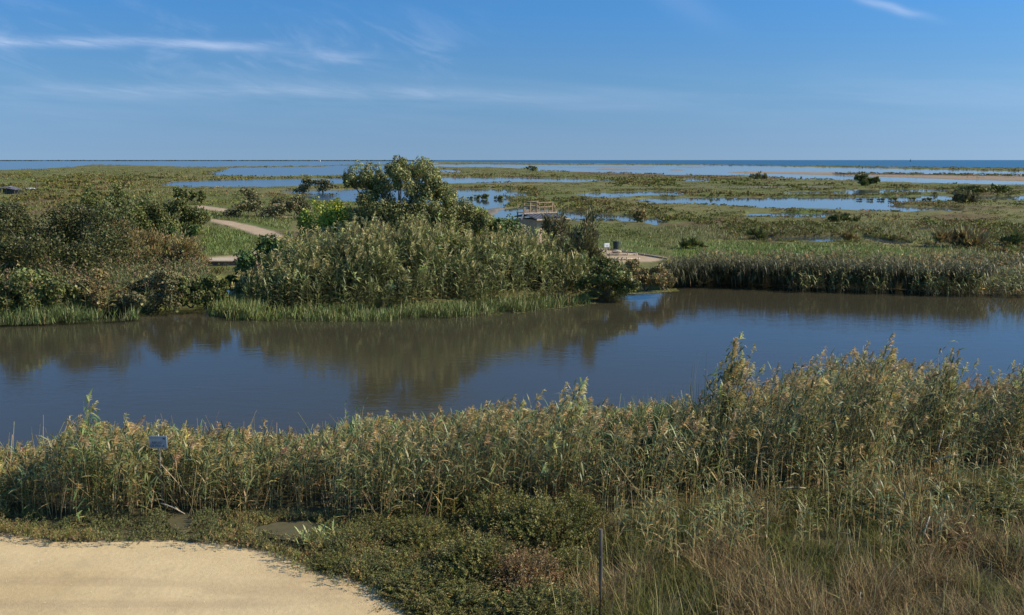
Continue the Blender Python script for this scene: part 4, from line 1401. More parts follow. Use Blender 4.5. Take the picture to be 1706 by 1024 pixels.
# leafy heads crowd together in rounded masses
pl = scatter([(410, 500), (470, 502), (560, 502), (660, 501), (750, 496), (880, 486), (1000, 477), (1040, 473), (1025, 462), (900, 462), (760, 462), (560, 464), (450, 474), (405, 488)], 330)
Ul, Vl = uv_np(pl[:, 0], pl[:, 1], 0.0)
yl = at_np(Ul, np.interp(Ul, [405, 560, 660, 750, 880, 1000, 1045], [507, 508, 507, 502, 492, 482, 478]), 0.0)[1]
for (px_, py_), u_, y0_ in zip(pl, Ul, yl):
    top_ = min(4.6, z_at(float(thick_top(u_)) + 6, py_)) * min(1.0, 0.34 + (py_ - y0_) / 6.5)
    r_ = rng.uniform(0.55, 1.05)
    n_ = int(150 * r_)
    d_ = sphere_pts(n_)
    d_[:, 2] = np.abs(d_[:, 2]) * 1.1 - 0.25
    O_ = np.array([px_, py_, max(0.5, top_ - r_ * 0.9) * rng.uniform(0.8, 1.0)]) + d_ * r_ * rng.uniform(0.45, 1.0, (n_, 1))
    D_ = unit(d_ * 0.8 + rng.normal(size=(n_, 3)) * 0.4 + np.array([0.2, 0, 0.25]))
    S_ = unit(np.cross(D_, rng.normal(size=(n_, 3))))
    L_ = rng.uniform(0.28, 0.55, n_)
    for _k in range(2 if rng.uniform() < 0.7 else 0):       # creamy ovoid plumes on top
        c_ = np.array([px_ + rng.normal(0, r_ * 0.5), py_ - rng.uniform(0, r_ * 0.8), max(0.7, top_) + rng.uniform(-0.5, 0.25)])
        m_n = 46
        dd_ = sphere_pts(m_n)
        oo_ = c_ + dd_ * np.array([0.13, 0.13, 0.30]) * rng.uniform(0.4, 1.0, (m_n, 1)) * rng.uniform(0.8, 1.25)
        dr_ = unit(dd_ * 0.5 + np.array([0.25, 0, 0.9]))
        mb.leaves(oo_, dr_, unit(np.cross(dr_, dd_ + 0.01)), rng.uniform(0.12, 0.22, m_n), np.full(m_n, 0.022), jit((0.20, 0.185, 0.108), m_n, 0.12) * math.exp(random.gauss(0, 0.15)))
    mb.leaves(O_, D_, S_, L_, L_ * 0.085, jit(pick([(0.091, 0.108, 0.051), (0.127, 0.138, 0.069), (0.179, 0.179, 0.108), (0.055, 0.069, 0.033)], [4, 4, 2, 3], n_), n_, 0.15) * math.exp(random.gauss(0, 0.2)))
tag(mb.build("giant_reed_thicket", M_reed), kind="stuff")

left_top = curve([(-100, 440), (0, 446), (60, 438), (120, 452), (200, 440), (270, 424), (320, 440), (350, 470)])
mb = MB()
far_reeds(mb, [(-120, 530), (0, 525), (120, 521), (200, 518), (300, 509), (348, 500), (348, 470), (335, 452), (260, 440), (120, 455), (-120, 455)], 2500, 2.1, (0.55, 1.0), C_REED, (0.16, 0.13, 0.09), wither=0.5, clump=0.9,
          n_leaf=10, leaf_l=0.45, leaf_w=0.032, plume=0.35, plume_col=(0.125, 0.095, 0.07), plume_l=0.38, strands=14, strand_w=0.03, first=0.15, wind=0.4, stalk_r=0.010)
tag(mb.build("left_bank_reeds", M_reed), kind="stuff")

# hedge of bank reed, right
mb = MB()
far_reeds(mb, [(1095, 478), (1125, 467), (1180, 462), (1300, 464), (1400, 466), (1500, 469), (1600, 472), (1706, 476), (1900, 482), (2400, 494), (2400, 460), (1900, 452), (1706, 446), (1500, 444), (1300, 442), (1180, 444), (1110, 452)], 4600, 0.85, (0.4, 1.15), ([(0.085, 0.085, 0.045), (0.115, 0.105, 0.058), (0.065, 0.075, 0.036)], [3, 3, 3]), (0.16, 0.13, 0.08), zroot=0.45, clump=1.3,
          n_leaf=10, leaf_l=0.5, leaf_w=0.03, plume=0.25, plume_col=(0.26, 0.2, 0.12), plume_l=0.3, strands=12, strand_w=0.03, first=0.2, wind=0.2, stalk_r=0.010, droop=0.9)
p = scatter([(1100, 480), (1180, 471), (1300, 475), (1500, 480), (1706, 484), (1900, 490), (1900, 484), (1706, 478), (1500, 474), (1300, 469), (1180, 465), (1110, 474)], 700)
U_, _ = uv_np(p[:, 0], p[:, 1], 0.0)
k = (fbm(p[:, 0] * 0.3, p[:, 1] * 0.2, 2, 115) + np.where(U_ > 1570, 0.25, -0.12)) > 0.52
p = p[k]
reeds(mb, np.stack([p[:, 0], p[:, 1], np.full(len(p), -0.5)], -1), rng.uniform(0.9, 1.9, len(p)), np.stack([rng.normal(0, 0.1, len(p)), rng.normal(-0.15, .1, len(p))], -1), C_ARUN, (0.2, 0.16, 0.1), n_leaf=11, leaf_l=0.5, leaf_w=0.03, plume=0.1, strands=12, strand_w=0.03, first=0.2, droop=0.9)
# growth hanging over the cut edge of the bank, shade put into its dark colours
n = 1700
uh = rng.uniform(1098, 1640, n)
vh = np.interp(uh, [q_[0] for q_ in far_line if q_[0] >= 1040], [q_[1] for q_ in far_line if q_[0] >= 1040]) - rng.uniform(3, 10, n)
xh, yh = at_np(uh, vh, 0.0)
hh = rng.uniform(0.6, 1.25, n) * (0.6 + 0.8 * fbm(xh * 0.6, yh, 2, 118))
reeds(mb, np.stack([xh, yh, np.full(n, 0.38)], -1), hh, np.stack([rng.normal(0, 0.2, n), rng.normal(-0.75, .2, n)], -1), ([(0.05, 0.052, 0.028), (0.075, 0.07, 0.04), (0.038, 0.045, 0.022)], [3, 3, 3]), (0.08, 0.065, 0.045), n_leaf=11, leaf_l=0.5, leaf_w=0.024, plume=0.0, first=0.1, droop=1.5, wither=0.4, stalk_r=0.008)
tag(mb.build("right_bank_reeds", M_reed), kind="stuff")

# sedge fringe at the waterline
mb = MB()
n = 9000
p = scatter([(376, 520), (440, 521), (560, 523), (660, 522), (750, 517), (880, 506), (985, 494), (980, 484), (880, 490), (750, 501), (560, 506), (440, 504), (380, 500)], n)
k = fbm(p[:, 0] * 0.5, p[:, 1] * 0.8, 3, 121) > 0.4
p = p[k]
c = jit(pick([(0.062, 0.086, 0.030), (0.08, 0.10, 0.036), (0.12, 0.105, 0.05), (0.05, 0.068, 0.026)], [4, 4, 2, 3], len(p)), len(p), 0.2)
blades(mb, np.stack([p[:, 0], p[:, 1], np.full(len(p), -0.5)], -1), rng.uniform(0.3, 1.05, len(p)) * (0.35 + 1.0 * fbm(p[:, 0] * 0.6, p[:, 1], 3, 122)), c, w=0.016, spread=0.45, bend=0.6)
n = 14000
p = scatter([(-150, 534), (0, 531), (120, 527), (230, 522), (225, 500), (120, 496), (60, 505), (-150, 500)], n)
k = fbm(p[:, 0] * 0.5, p[:, 1] * 0.8, 3, 123) > 0.45
p = p[k]
c = jit(pick([(0.055, 0.082, 0.036), (0.075, 0.095, 0.042), (0.11, 0.10, 0.05)], [4, 4, 1], len(p)), len(p), 0.2)
blades(mb, np.stack([p[:, 0], p[:, 1], np.full(len(p), -0.4)], -1), rng.uniform(0.4, 1.2, len(p)) * (0.5 + 0.9 * fbm(p[:, 0] * 0.5, p[:, 1] * 0.8, 2, 124)), c, w=0.015, spread=0.45, bend=0.6)
n = 2500
p = scatter([(345, 512), (420, 520), (440, 512), (420, 490), (352, 494)], n)
c = jit(pick([(0.085, 0.11, 0.045), (0.12, 0.13, 0.06)], [4, 4], n), n, 0.2)
blades(mb, np.stack([p[:, 0], p[:, 1], np.full(n, -0.55)], -1), rng.uniform(0.6, 1.3, n), c, w=0.022, spread=0.3, bend=0.4)
tag(mb.build("waterside_sedge", M_reed), kind="stuff")

# floating weed
mb = MB()
for poly, n, col, zz in (([(870, 512), (960, 500), (1040, 492), (1130, 485), (1125, 480), (1040, 489), (960, 497), (880, 505)], 2600, (0.10, 0.105, 0.045), 0.012),
                         ([(760, 520), (880, 507), (960, 500), (1000, 505), (900, 520), (780, 530)], 900, (0.09, 0.085, 0.04), 0.012),
                         ([(1230, 480), (1500, 484), (1600, 486), (1600, 484), (1400, 479), (1230, 477)], 700, (0.10, 0.105, 0.045), 0.012)):
    p = scatter(poly, n, ZR)
    k = fbm(p[:, 0] * 0.9, p[:, 1] * 1.6, 3, 131) > 0.5
    p = p[k]
    n = len(p)
    a = rng.uniform(0, 2 * np.pi, n)
    D = np.stack([np.cos(a), np.sin(a), rng.normal(0, 0.06, n)], -1)
    S = np.stack([-np.sin(a), np.cos(a), rng.normal(0, 0.06, n)], -1)
    L = rng.uniform(0.08, 0.22, n)
    mb.leaves(np.stack([p[:, 0], p[:, 1], np.full(n, ZR + zz)], -1), D, S, L, L * 0.5, jit(col, n, 0.25))
tag(mb.build("floating_weed", M_leaf), kind="stuff")

# ================================================================== the marsh: scrub, grass, shore rims
def tufts(mb, p, r, h, n_leaf, size, cols, aspect=0.45):
    N = len(p)
    d = sphere_pts(N * n_leaf).reshape(N, n_leaf, 3)
    d[..., 2] = np.abs(d[..., 2])
    O = p[:, None, :] + d * np.stack([r, r, h], -1)[:, None, :] * rng.uniform(0.5, 1.0, (N, n_leaf, 1))
    D = unit(d * 0.6 + rng.normal(size=d.shape) * 0.5 + np.array([0, 0, 0.35]))
    S = unit(np.cross(D, rng.normal(size=d.shape)))
    L = size[:, None] * np.exp(rng.normal(0, 0.25, (N, n_leaf)))
    C = cols[:, None, :] * np.exp(rng.normal(0, 0.10, (N, n_leaf, 1)))
    mb.leaves(O.reshape(-1, 3), D.reshape(-1, 3), S.reshape(-1, 3), L.ravel(), (L * aspect).ravel(), C.reshape(-1, 3))


def marsh_points(n, u0, u1, v0, v1):
    u, v = rng.uniform(u0, u1, n), rng.uniform(v0, v1, n)
    x, y = at_np(u, v, 0.0)
    return u, v, x, y


def pool_behind(x, y, dvs):
    U, V = uv_np(x, y, 0.0)
    m = np.zeros(len(x), bool)
    for dv in dvs:
        xb, yb = at_np(U, V - dv, 0.0)
        m |= land_masks(xb, yb)[0]['pool']
    return m


def marsh_cols(x, y, d):
    n = len(x)
    a, b = fbm(x / 16.0, y / 30.0, 3, 141), fbm(x / 5.0, y / 9.0, 3, 142)
    c = jit(pick([(0.080, 0.088, 0.030), (0.105, 0.105, 0.038), (0.125, 0.112, 0.048)], [4, 4, 2], n), n, 0.14)
    br = jit(pick([(0.125, 0.088, 0.052), (0.10, 0.078, 0.045), (0.145, 0.118, 0.070)], [3, 3, 2], n), n, 0.14)
    dk = jit((0.055, 0.060, 0.026), n, 0.18)
    c = np.where((a > 0.60)[:, None] | d['rusty'][:, None], br, c)
    c = np.where((b < 0.36)[:, None], dk, c)
    return c * np.array([0.86, 0.91, 1.0])


mb = MB()
for (v0, v1, n, n_leaf, rr, hh, sz, asp, thr) in ((340, 462, 16500, 22, (0.4, 1.2), (0.12, 0.36), 0.13, 0.36, 0.49), (300, 342, 13500, 18, (0.9, 2.6), (0.12, 0.32), 0.24, 0.4, 0.48), (268.4, 301, 12000, 16, (2.5, 8.0), (0.15, 0.40), 0.5, 0.4, 0.47)):
    u, v, x, y = marsh_points(n, -420, 2150, v0, v1)
    d, U0, V0 = land_masks(x, y)
    lump = fbm(x / 7.0, y / 12.0, 3, 143)
    ok = ~(d['pool'] | d['sea'] | (d['path'] & ((u < 950) | (rng.uniform(size=n) > 0.3))) | d['river'] | d['mud']) & (lump + rng.uniform(-0.12, 0.12, n) > thr)
    ok &= ~(pool_behind(x, y, (0.015 * (v0 - 200), 0.03 * (v0 - 200))) & (rng.uniform(size=n) > 0.25))
    ok &= ~(d['bar'] & (rng.uniform(size=n) > 0.06)) & ~(d['bright'] & (rng.uniform(size=n) > 0.25))
    x, y, lump = x[ok], y[ok], lump[ok]
    d = {k: q[ok] for k, q in d.items()}
    n = len(x)
    k = np.exp(rng.normal(0, 0.35, n))
    hgt = rng.uniform(*hh, n) * k * (0.6 + 0.8 * lump)
    tufts(mb, np.stack([x, y, ground_z(x, y) - 0.05], -1), rng.uniform(*rr, n) * k, hgt, n_leaf, sz * np.exp(rng.normal(0, 0.2, n)), marsh_cols(x, y, d), asp)
# rounded cushions of darker scrub, in drifts
n = 12500
u, v, x, y = marsh_points(n, -420, 2150, 284, 425)
d, U0, V0 = land_masks(x, y)
ok = ~(d['pool'] | d['sea'] | d['path'] | d['river'] | d['mud'] | d['bar'] | d['bright'])
for dv in (1.5, 3.0, 5.0, 8.0):
    xb, yb = at_np(u, v - dv, 0.0)
    ok &= ~land_masks(xb, yb)[0]['pool']
ok &= (fbm(x / 22.0, y / 55.0, 4, 171) + rng.uniform(-0.03, 0.03, n)) > 0.59
x, y = x[ok], y[ok]
n = len(x)
k = np.exp(rng.normal(0, 0.3, n))
dist = np.hypot(x, y)
tufts(mb, np.stack([x, y, np.full(n, -0.1)], -1), rng.uniform(0.6, 1.6, n) * k * np.clip(dist / 160, 0.7, 2.2), rng.uniform(0.35, 0.7, n) * k, 26, np.clip(dist / 520, 0.15, 0.7), jit(pick([(0.058, 0.062, 0.024), (0.075, 0.074, 0.03), (0.085, 0.064, 0.04)], [4, 3, 2], n), n, 0.2), 0.42)
tag(mb.build("marsh_scrub", M_marsh), kind="stuff")
mb = MB()
n = 900
u = rng.uniform(-200, 720, n)
x, y = at_np(u, rng.uniform(267.75, 268.1, n), 0.0)
k = fbm(u / 60.0, u * 0, 3, 181) > 0.36
x, y = x[k], y[k]
n = len(x)
tufts(mb, np.stack([x, y, np.full(n, -0.2)], -1), rng.uniform(15, 50, n), rng.uniform(1.5, 4.0, n), 10, np.full(n, 6.0), jit((0.03, 0.035, 0.022), n, 0.2), 0.4)
tag(mb.build("far_treeline", M_marsh), kind="stuff")

# rims of taller, darker growth along the shores
mb = MB()
u, v, x, y = marsh_points(80000, -420, 2150, 269, 410)
d, U0, V0 = land_masks(x, y)
x2, y2 = at_np(u, v + 1.0 + 0.012 * (v - 266), 0.0)
d2, _, _ = land_masks(x2, y2)
x3, y3 = at_np(u, v - 0.8 - 0.01 * (v - 266), 0.0)
d3, _, _ = land_masks(x3, y3)
rim = ~d['pool'] & ~d['sea'] & ~d['bar'] & ~d['mud'] & ((d2['pool'] & (fbm(x / 10, y / 20, 3, 151) > 0.36)) | (d3['pool'] & (fbm(x / 10, y / 20, 3, 152) > 0.56)))
rim |= d['ridge'] & (rng.uniform(size=len(u)) < 0.5)
# the scrub line of the beach
sc_ = curve([(c_[0], c_[1]) for c_ in coast])
rim |= (np.abs(v - sc_(u) - 0.9) < 0.6 + 0.0004 * np.maximum(u - 900, 0)) & (u > 760) & (rng.uniform(size=len(u)) < 0.6)
x, y, v, u = x[rim], y[rim], v[rim], u[rim]
n = len(x)
dist = np.hypot(x, y)
r = np.clip(dist / 260.0, 0.35, 3.0) * rng.uniform(0.6, 1.4, n)
h = np.clip(0.40 + dist / 2200.0, 0.40, 1.0) * rng.uniform(0.5, 1.3, n) * np.where(fbm(x / 12, y / 24, 2, 153) > 0.55, 1.3, 0.8) * np.where(d3['pool'][rim] & ~d2['pool'][rim], 0.45, 1.0)
cols = jit(pick([(0.058, 0.060, 0.028), (0.085, 0.066, 0.042), (0.08, 0.085, 0.035), (0.12, 0.095, 0.055)], [4, 3, 3, 2], n), n, 0.18)
tufts(mb, np.stack([x, y, np.full(n, -0.1)], -1), r, h, 14, np.clip(dist / 800, 0.15, 0.8), cols, 0.42)
tag(mb.build("shore_scrub", M_marsh), kind="stuff")

# meadow grass
mb = MB()
for poly, n, cols in (([(1120, 436), (1120, 410), (1230, 402), (1500, 410), (1706, 412), (2200, 420), (2200, 456), (1500, 440), (1300, 441)], 14000, ([(0.062, 0.094, 0.022), (0.08, 0.105, 0.028), (0.105, 0.10, 0.042)], [4, 3, 2])),
                      ([(320, 428), (345, 380), (400, 385), (445, 402), (430, 425)], 4500, ([(0.06, 0.088, 0.026), (0.078, 0.10, 0.032), (0.105, 0.10, 0.045)], [4, 3, 1])),
                      ([(960, 415), (990, 388), (1130, 378), (1300, 370), (1706, 375), (1780, 410), (1500, 405), (1240, 398), (1120, 410), (1110, 428)], 14000, ([(0.072, 0.08, 0.030), (0.09, 0.09, 0.038), (0.062, 0.078, 0.028)], [4, 3, 3])),
                      ([(335, 365), (390, 366), (480, 385), (490, 366), (440, 360), (340, 352)], 3500, ([(0.065, 0.085, 0.028), (0.085, 0.09, 0.036)], [1, 1])),
                      ([(0, 330), (60, 318), (150, 330), (250, 300), (330, 310), (180, 372), (20, 372)], 7000, ([(0.085, 0.08, 0.034), (0.10, 0.088, 0.042), (0.072, 0.078, 0.03)], [3, 3, 3]))):
    p = scatter(poly, n)
    d, _, V0 = land_masks(p[:, 0], p[:, 1])
    ok = ~(d['pool'] | (d['path'] & (rng.uniform(size=len(p)) > 0.12)) | d['river']) & ~(pool_behind(p[:, 0], p[:, 1], (2.0, 5.0, 8.0)) & (rng.uniform(size=len(p)) > 0.12))
    p = p[ok]
    n = len(p)
    far = np.hypot(p[:, 0], p[:, 1]) / 80.0
    c = jit(pick(*cols, n), n, 0.2)
    blades(mb, np.stack([p[:, 0], p[:, 1], ground_z(p[:, 0], p[:, 1]) - 0.03], -1), rng.uniform(0.2, 0.5, n) * far ** 0.5, c, w=0.018 * far, spread=0.6, bend=0.5)
tag(mb.build("meadow_grass", M_reed), kind="stuff")

# single shrubs far out in the marsh
for nm, lb, ct, u, vt, vb, w, cols, lf, nl, dp in (
        ("marsh_bush", "dark round bush standing alone before the beach lagoon, behind a narrow pool", "shrub", 1444, 291, 309, 36, C_DKOLIVE, 0.9, 900, 0.6),
        ("marsh_bush", "pale grey bush at the edge of the beach lagoon, left of the dark round bush", "shrub", 1262, 287, 298, 26, C_GREY, 0.9, 500, 0.6),
        ("marsh_bush", "grey brown twiggy bush on the narrow island in the large pool", "shrub", 1604, 317, 338, 36, C_GREY, 0.5, 1400, 0.6),
        ("marsh_bush", "tiny dark bush on the green bank under the horizon, right of the big tree", "shrub", 887, 276, 285, 16, C_DKOLIVE, 1.4, 240, 0.6),
        ("marsh_bush", "brown bush between the two halves of the pool right of the bird hide", "shrub", 1066, 350, 370, 20, C_BROWN, 0.3, 700, 0.8),
        ("marsh_bush", "long low dark bush on the far right bank behind the twiggy one", "shrub", 1640, 310, 322, 90, C_DKOLIVE, 0.6, 1500, 0.25),
        ("marsh_bush", "dark low bush below the white flooded patch in the meadow, right of it", "shrub", 1405, 357, 369, 50, C_DKOLIVE, 0.35, 1200, 0.5),
        ("rush_tussock", "large brown rush tussock in the right meadow behind the bank reeds", "tussock", 1600, 388, 411, 74, C_BROWN, 0.3, 2200, 0.6),
        ("rush_tussock", "small dark tussock at the left edge of the bright green meadow", "tussock", 1152, 400, 414, 34, C_DKOLIVE, 0.22, 900, 0.7),
        ("rush_tussock", "dark green tussock at the left end of the narrow meadow pool", "tussock", 1258, 384, 398, 28, C_DKOLIVE, 0.25, 700, 0.7),
        ("rush_tussock", "brownish tussock between the two parts of the narrow meadow pool", "tussock", 1415, 391, 402, 26, C_BROWN, 0.25, 600, 0.7),
        ("rush_tussock", "dark tussock by the puddles at the right edge of the meadow", "tussock", 1690, 394, 408, 40, C_DKOLIVE, 0.25, 900, 0.6)):
    bush(nm, lb, ct, u, vt, vb, w, 'feather' if nm == "rush_tussock" else 'leafy', cols, leaf=lf, n_leaf=nl, n_lump=9, depth=dp)
# four dark islets in the pool left of the bird hide
proto = bush("islet_bush", "small dark islet of scrub standing in the pool left of the bird hide", "shrub", 806, 324, 330, 18, 'leafy', C_DKOLIVE, group="scrub islets in the pool", leaf=0.4, n_leaf=500, n_lump=6)
for u, v, s in ((784, 329.5, 0.5), (795, 329.5, 0.45), (832, 330, 0.75)):
    c = copy_tree(proto)
    q = at(u, v, 0)
    c.location = (q.x, q.y, -0.15)
    c.scale = (s, s, s)
for u, v, s in ((1432, 332, 0.35), (1450, 332.5, 0.4), (1468, 332, 0.45), (1488, 331.5, 0.55), (1520, 331, 0.45), (1545, 332, 0.6)):
    c = copy_tree(proto)
    q = at(u, v, 0)
    c.location = (q.x, q.y, -0.15)
    c.scale = (s * 1.3, s, s)
    c["label"] = "small green islet of scrub standing in the large pool on the right"
    c["group"] = "scrub islets in the large pool"

# ================================================================== built things
def text_mesh(name, txt, size, mat, parent, loc, rot):
    cu = bpy.data.curves.new(name + "_curve", 'FONT')
    cu.body = txt
    cu.size = size
    cu.extrude = 0.0015
    cu.align_x = 'CENTER'
    cu.align_y = 'CENTER'
    tmp = bpy.data.objects.new(name + "_tmp", cu)
    COL.objects.link(tmp)
    bpy.context.view_layer.update()
    me = bpy.data.meshes.new_from_object(tmp.evaluated_get(bpy.context.evaluated_depsgraph_get()))
    bpy.data.objects.remove(tmp)
    bpy.data.curves.remove(cu)
    me.materials.clear()
    me.materials.append(mat)
    o = link(name, me, parent)
    o.location = loc
    o.rotation_euler = rot
    return o


# fishing sign in the reeds
yS = at(263, 868, 0).y + 0.85
xS = (263.5 - 853) / F * (yS * cp + (H - 2.0) * sp)
t = thing("fishing_sign", (xS, yS, 0), "small blue white sign reading REFUGI DE PESCA on a grey pole in the reeds", "sign", rz=R(-2))
zc = z_at(735.5, yS)
bw, bh = 0.44, 0.30
bm = bmesh.new()
bm_box(bm, (0, -0.035, zc), (bw, 0.02, bh), bevel=0.004)
bd = obj("board", bm, M_signface, t)
bm = bmesh.new()
for sx in (-1, 1):
    bm_box(bm, (sx * (bw / 2 + 0.006), -0.035, zc), (0.012, 0.03, bh + 0.024))
for sz in (-1, 1):
    bm_box(bm, (0, -0.035, zc + sz * (bh / 2 + 0.006)), (bw, 0.03, 0.012))
obj("rim", bm, M_signface, bd)
text_mesh("lettering", "REFUGI\nDE PESCA", 0.085, M_ink, bd, (-0.02, -0.048, zc - 0.055), (R(90), 0, 0))
bm = bmesh.new()
bm_box(bm, (bw * 0.36, -0.047, zc + bh * 0.34), (0.05, 0.004, 0.035))
bm_box(bm, (bw * 0.40, -0.047, zc + bh * 0.28), (0.022, 0.0045, 0.03))
obj("emblem", bm, M_ink, bd)
bm = bmesh.new()
bm_tube(bm, [(0, 0, -0.2), (0, 0, zc), (0, 0, zc + 0.21)], [0.024, 0.024, 0.024], 10)
obj("pole", bm, M_pole, t, smooth=True)

# grey post in the rushes
p = at(999, 1040, 0)
t = thing("wooden_post", (p.x, p.y, 0), "thin weathered grey wooden post standing upright in the rushes at the bottom of the view", "post")
hp = z_at(881, p.y)
bm = bmesh.new()
bm_tube(bm, [(0, 0, -0.3), (0.004, 0, hp * 0.5), (-0.012, 0, hp)], [0.040, 0.037, 0.034], 9)
sh = obj("shaft", bm, M_post, t)
bm = bmesh.new()
bm_tube(bm, [(-0.011, -0.036, hp * 0.72), (-0.011, -0.06, hp * 0.72)], [0.006, 0.006], 6)
obj("nail", bm, M_pole, t)

# fallen and broken canes
def cane(label, a, b, r=0.014, name="dead_cane"):
    a, b = Vector(a), Vector(b)
    t = link(name, None)
    t.location = a
    tag(t, label, "cane")
    bm = bmesh.new()
    d = b - a
    pts = [d * s + Vector((0, 0, 0.03 * math.sin(3.1 * s))) for s in (0, 0.25, 0.5, 0.75, 1.0)]
    bm_tube(bm, pts, [r, r * 1.05, r, r * 0.95, r * 0.8], 7)
    for s in (0.2, 0.45, 0.7):
        q = d * s + Vector((0, 0, 0.03 * math.sin(3.1 * s)))
        bm_tube(bm, [q - d.normalized() * 0.012, q, q + d.normalized() * 0.012], [r, r * 1.3, r], 7)
    obj("stalk", bm, M_cane, t, smooth=True)
    bm = bmesh.new()
    for s, sg in ((0.55, 1), (0.8, -1)):
        q = d * s
        e = q + Vector((0.10 * sg, -0.04, 0.16))
        w = Vector((0, 0.012, 0.006))
        vs = [bm.verts.new(x) for x in (q - w * 0.4, q.lerp(e, .5) - w, e, q.lerp(e, .5) + w)]
        bm.faces.new(vs)
    obj("leaf", bm, M_cane, t)
    return t


def wp(u, v, y):
    return ((u - 853) / F * (y * cp + (H - z_at(v, y)) * sp), y, z_at(v, y))


yy = at(1575, 800, 0).y - 0.6
cane("pale broken cane lying almost level across the front of the right-hand reeds", wp(1553, 769, yy), wp(1598, 757, yy - 0.2), 0.022)
cane("pale dead cane leaning at the foot of the right-hand reeds, above the level broken one", wp(1562, 752, yy + .2), wp(1572, 716, yy + .3), 0.02)
cane("pale dead cane sloping out of the dry rushes, left one of the pair", wp(1538, 893, 19.0), wp(1549, 860, 19.2), 0.016)
cane("pale dead cane sloping out of the dry rushes, right one of the pair", wp(1566, 886, 19.3), wp(1574, 855, 19.4), 0.016)
cane("pale stick standing at the lower edge of the view in the dry rushes", wp(1428, 1026, 16.4), wp(1434, 986, 16.5), 0.014)
cane("pale cane lying flat in the rushes below the reed front", wp(1302, 814, 22.4), wp(1342, 813, 22.4), 0.018)
cane("bent pale cane arching from the reed foot beside the fishing sign", wp(268, 838, 20.6), wp(308, 856, 20.2), 0.013)

# blurred retouching smudges in front of the reeds, modelled as flat patches
def smudge(label, cu, cv, ru, rv):
    random.seed(int(cu))
    bm = bmesh.new()
    vs = []
    for k in range(40):
        a = k / 40 * 2 * math.pi
        f = 1 + 0.10 * math.sin(3 * a + cu) + 0.06 * math.sin(7 * a)
        q = at(cu + ru * f * math.cos(a), cv - rv * f * math.sin(a), 0.0)
        vs.append(q)
    c = sum(vs, Vector()) / len(vs)
    ring = [bm.verts.new((q.x - c.x, q.y - c.y, 0.0)) for q in vs]
    inn = [bm.verts.new(((q.x - c.x) * 0.85, (q.y - c.y) * 0.85, 0.035)) for q in vs]
    bm.faces.new(inn)
    for k in range(40):
        bm.faces.new((ring[k], ring[(k + 1) % 40], inn[(k + 1) % 40], inn[k]))
    o = obj("smudge_patch", bm, M_smudge)
    o.location = (c.x, c.y, 0.06)
    return tag(o, label, "mud")


smudge("wide smooth olive brown blurred smudge between the reeds and the sand track", 482, 888, 62, 16)
smudge("small olive brown blurred smudge at the reed foot just right of the fishing sign", 301, 875, 24, 17)

# bird hide with a roof terrace behind it
yH = 88.0
def hx(u, v, y):
    return (u - 853) / F * (y * cp + (H - z_at(v, y)) * sp)


zr, ze = z_at(355.5, yH), z_at(364.5, yH - 2.2)
x0, x1 = hx(872, 372, yH - 2), hx(930, 372, yH - 2)
xr0 = hx(860, 357, yH)
t = thing("bird_hide", ((x0 + x1) / 2, yH, 0), "ochre walled bird hide with a dark sheet roof, half hidden behind the thicket", "hut", rz=R(32))
ox = (x0 + x1) / 2
bm = bmesh.new()
bm_box(bm, (0, 0.1, (ze - 0.1) / 2), (x1 - x0 - 0.3, 3.6, ze - 0.1))
wl_ = obj("wall", bm, M_wall, t)
bm = bmesh.new()
bm_box(bm, ((0.2), -1.73, ze - 0.62), (x1 - x0 - 0.6, 0.05, 0.14))
obj("window_sill", bm, M_wood, wl_)
bm = bmesh.new()
run = 2.3
ang = math.atan2(zr - ze, run)
Wd = x1 - x0 + 0.5
bm_box(bm, (0, -run / 2, (zr + ze) / 2), (Wd, run / math.cos(ang), 0.06), rx=ang)
bm_box(bm, (0, run / 2 + 0.02, (zr + ze) / 2), (Wd, run / math.cos(ang), 0.06), rx=-ang)
nb = 9
for k in range(nb):
    xk = -Wd / 2 + (k + 0.5) * Wd / nb
    bm_box(bm, (xk, -run / 2, (zr + ze) / 2 + 0.05), (0.12, run / math.cos(ang), 0.05), rx=ang)
rf = obj("roof", bm, M_roof, t)
bm = bmesh.new()
bm_box(bm, (0, 0, zr + 0.07), (Wd + 0.04, 0.28, 0.08))
obj("ridge_cap", bm, M_wood, rf)
bm = bmesh.new()
bm_box(bm, (0, -run - 0.05, ze - 0.03), (Wd + 0.04, 0.06, 0.14))
obj("eave_board", bm, M_wood, rf)
bm = bmesh.new()
a = Vector((-Wd / 2 - 0.03, 0, zr + 0.04))
bm_beam(bm, a, (hx(829, 364, yH - 3) - ox, -3.0, z_at(364, yH - 3)), 0.10, 0.16)
obj("side_beam", bm, M_roof, t)

yP = 96.0
zd, zt = z_at(352.5, yP), z_at(335.5, yP)
xa, xb = hx(880, 345, yP), hx(911, 345, yP)
xl = hx(867, 345, yP)
t = thing("viewing_platform", ((xa + xb) / 2, yP, 0), "raised wooden viewing platform with open railings, standing over the water behind the bird hide", "platform", rz=R(34))
ox = (xa + xb) / 2
xa, xb, xl = xa - ox, xb - ox, xl - ox
bm = bmesh.new()
for k in range(9):
    bm_box(bm, ((xl + xb) / 2, -1.2 + 0.3 * k, zd - 0.05), (xb - xl, 0.27, 0.06))
bm_box(bm, ((xl + xb) / 2, -1.38, zd - 0.12), (xb - xl, 0.06, 0.16))
obj("deck", bm, M_oldwood, t)
for sx in (xl, xa, (xa + xb) / 2, xb):
    for sy in (-1.25, 1.1):
        bm = bmesh.new()
        bm_box(bm, (sx, sy, (zt + (-0.5)) / 2), (0.11, 0.11, zt + 0.5 - (0.35 if sx == xl and sy > 0 else 0)))
        obj("post", bm, M_oldwood, t)
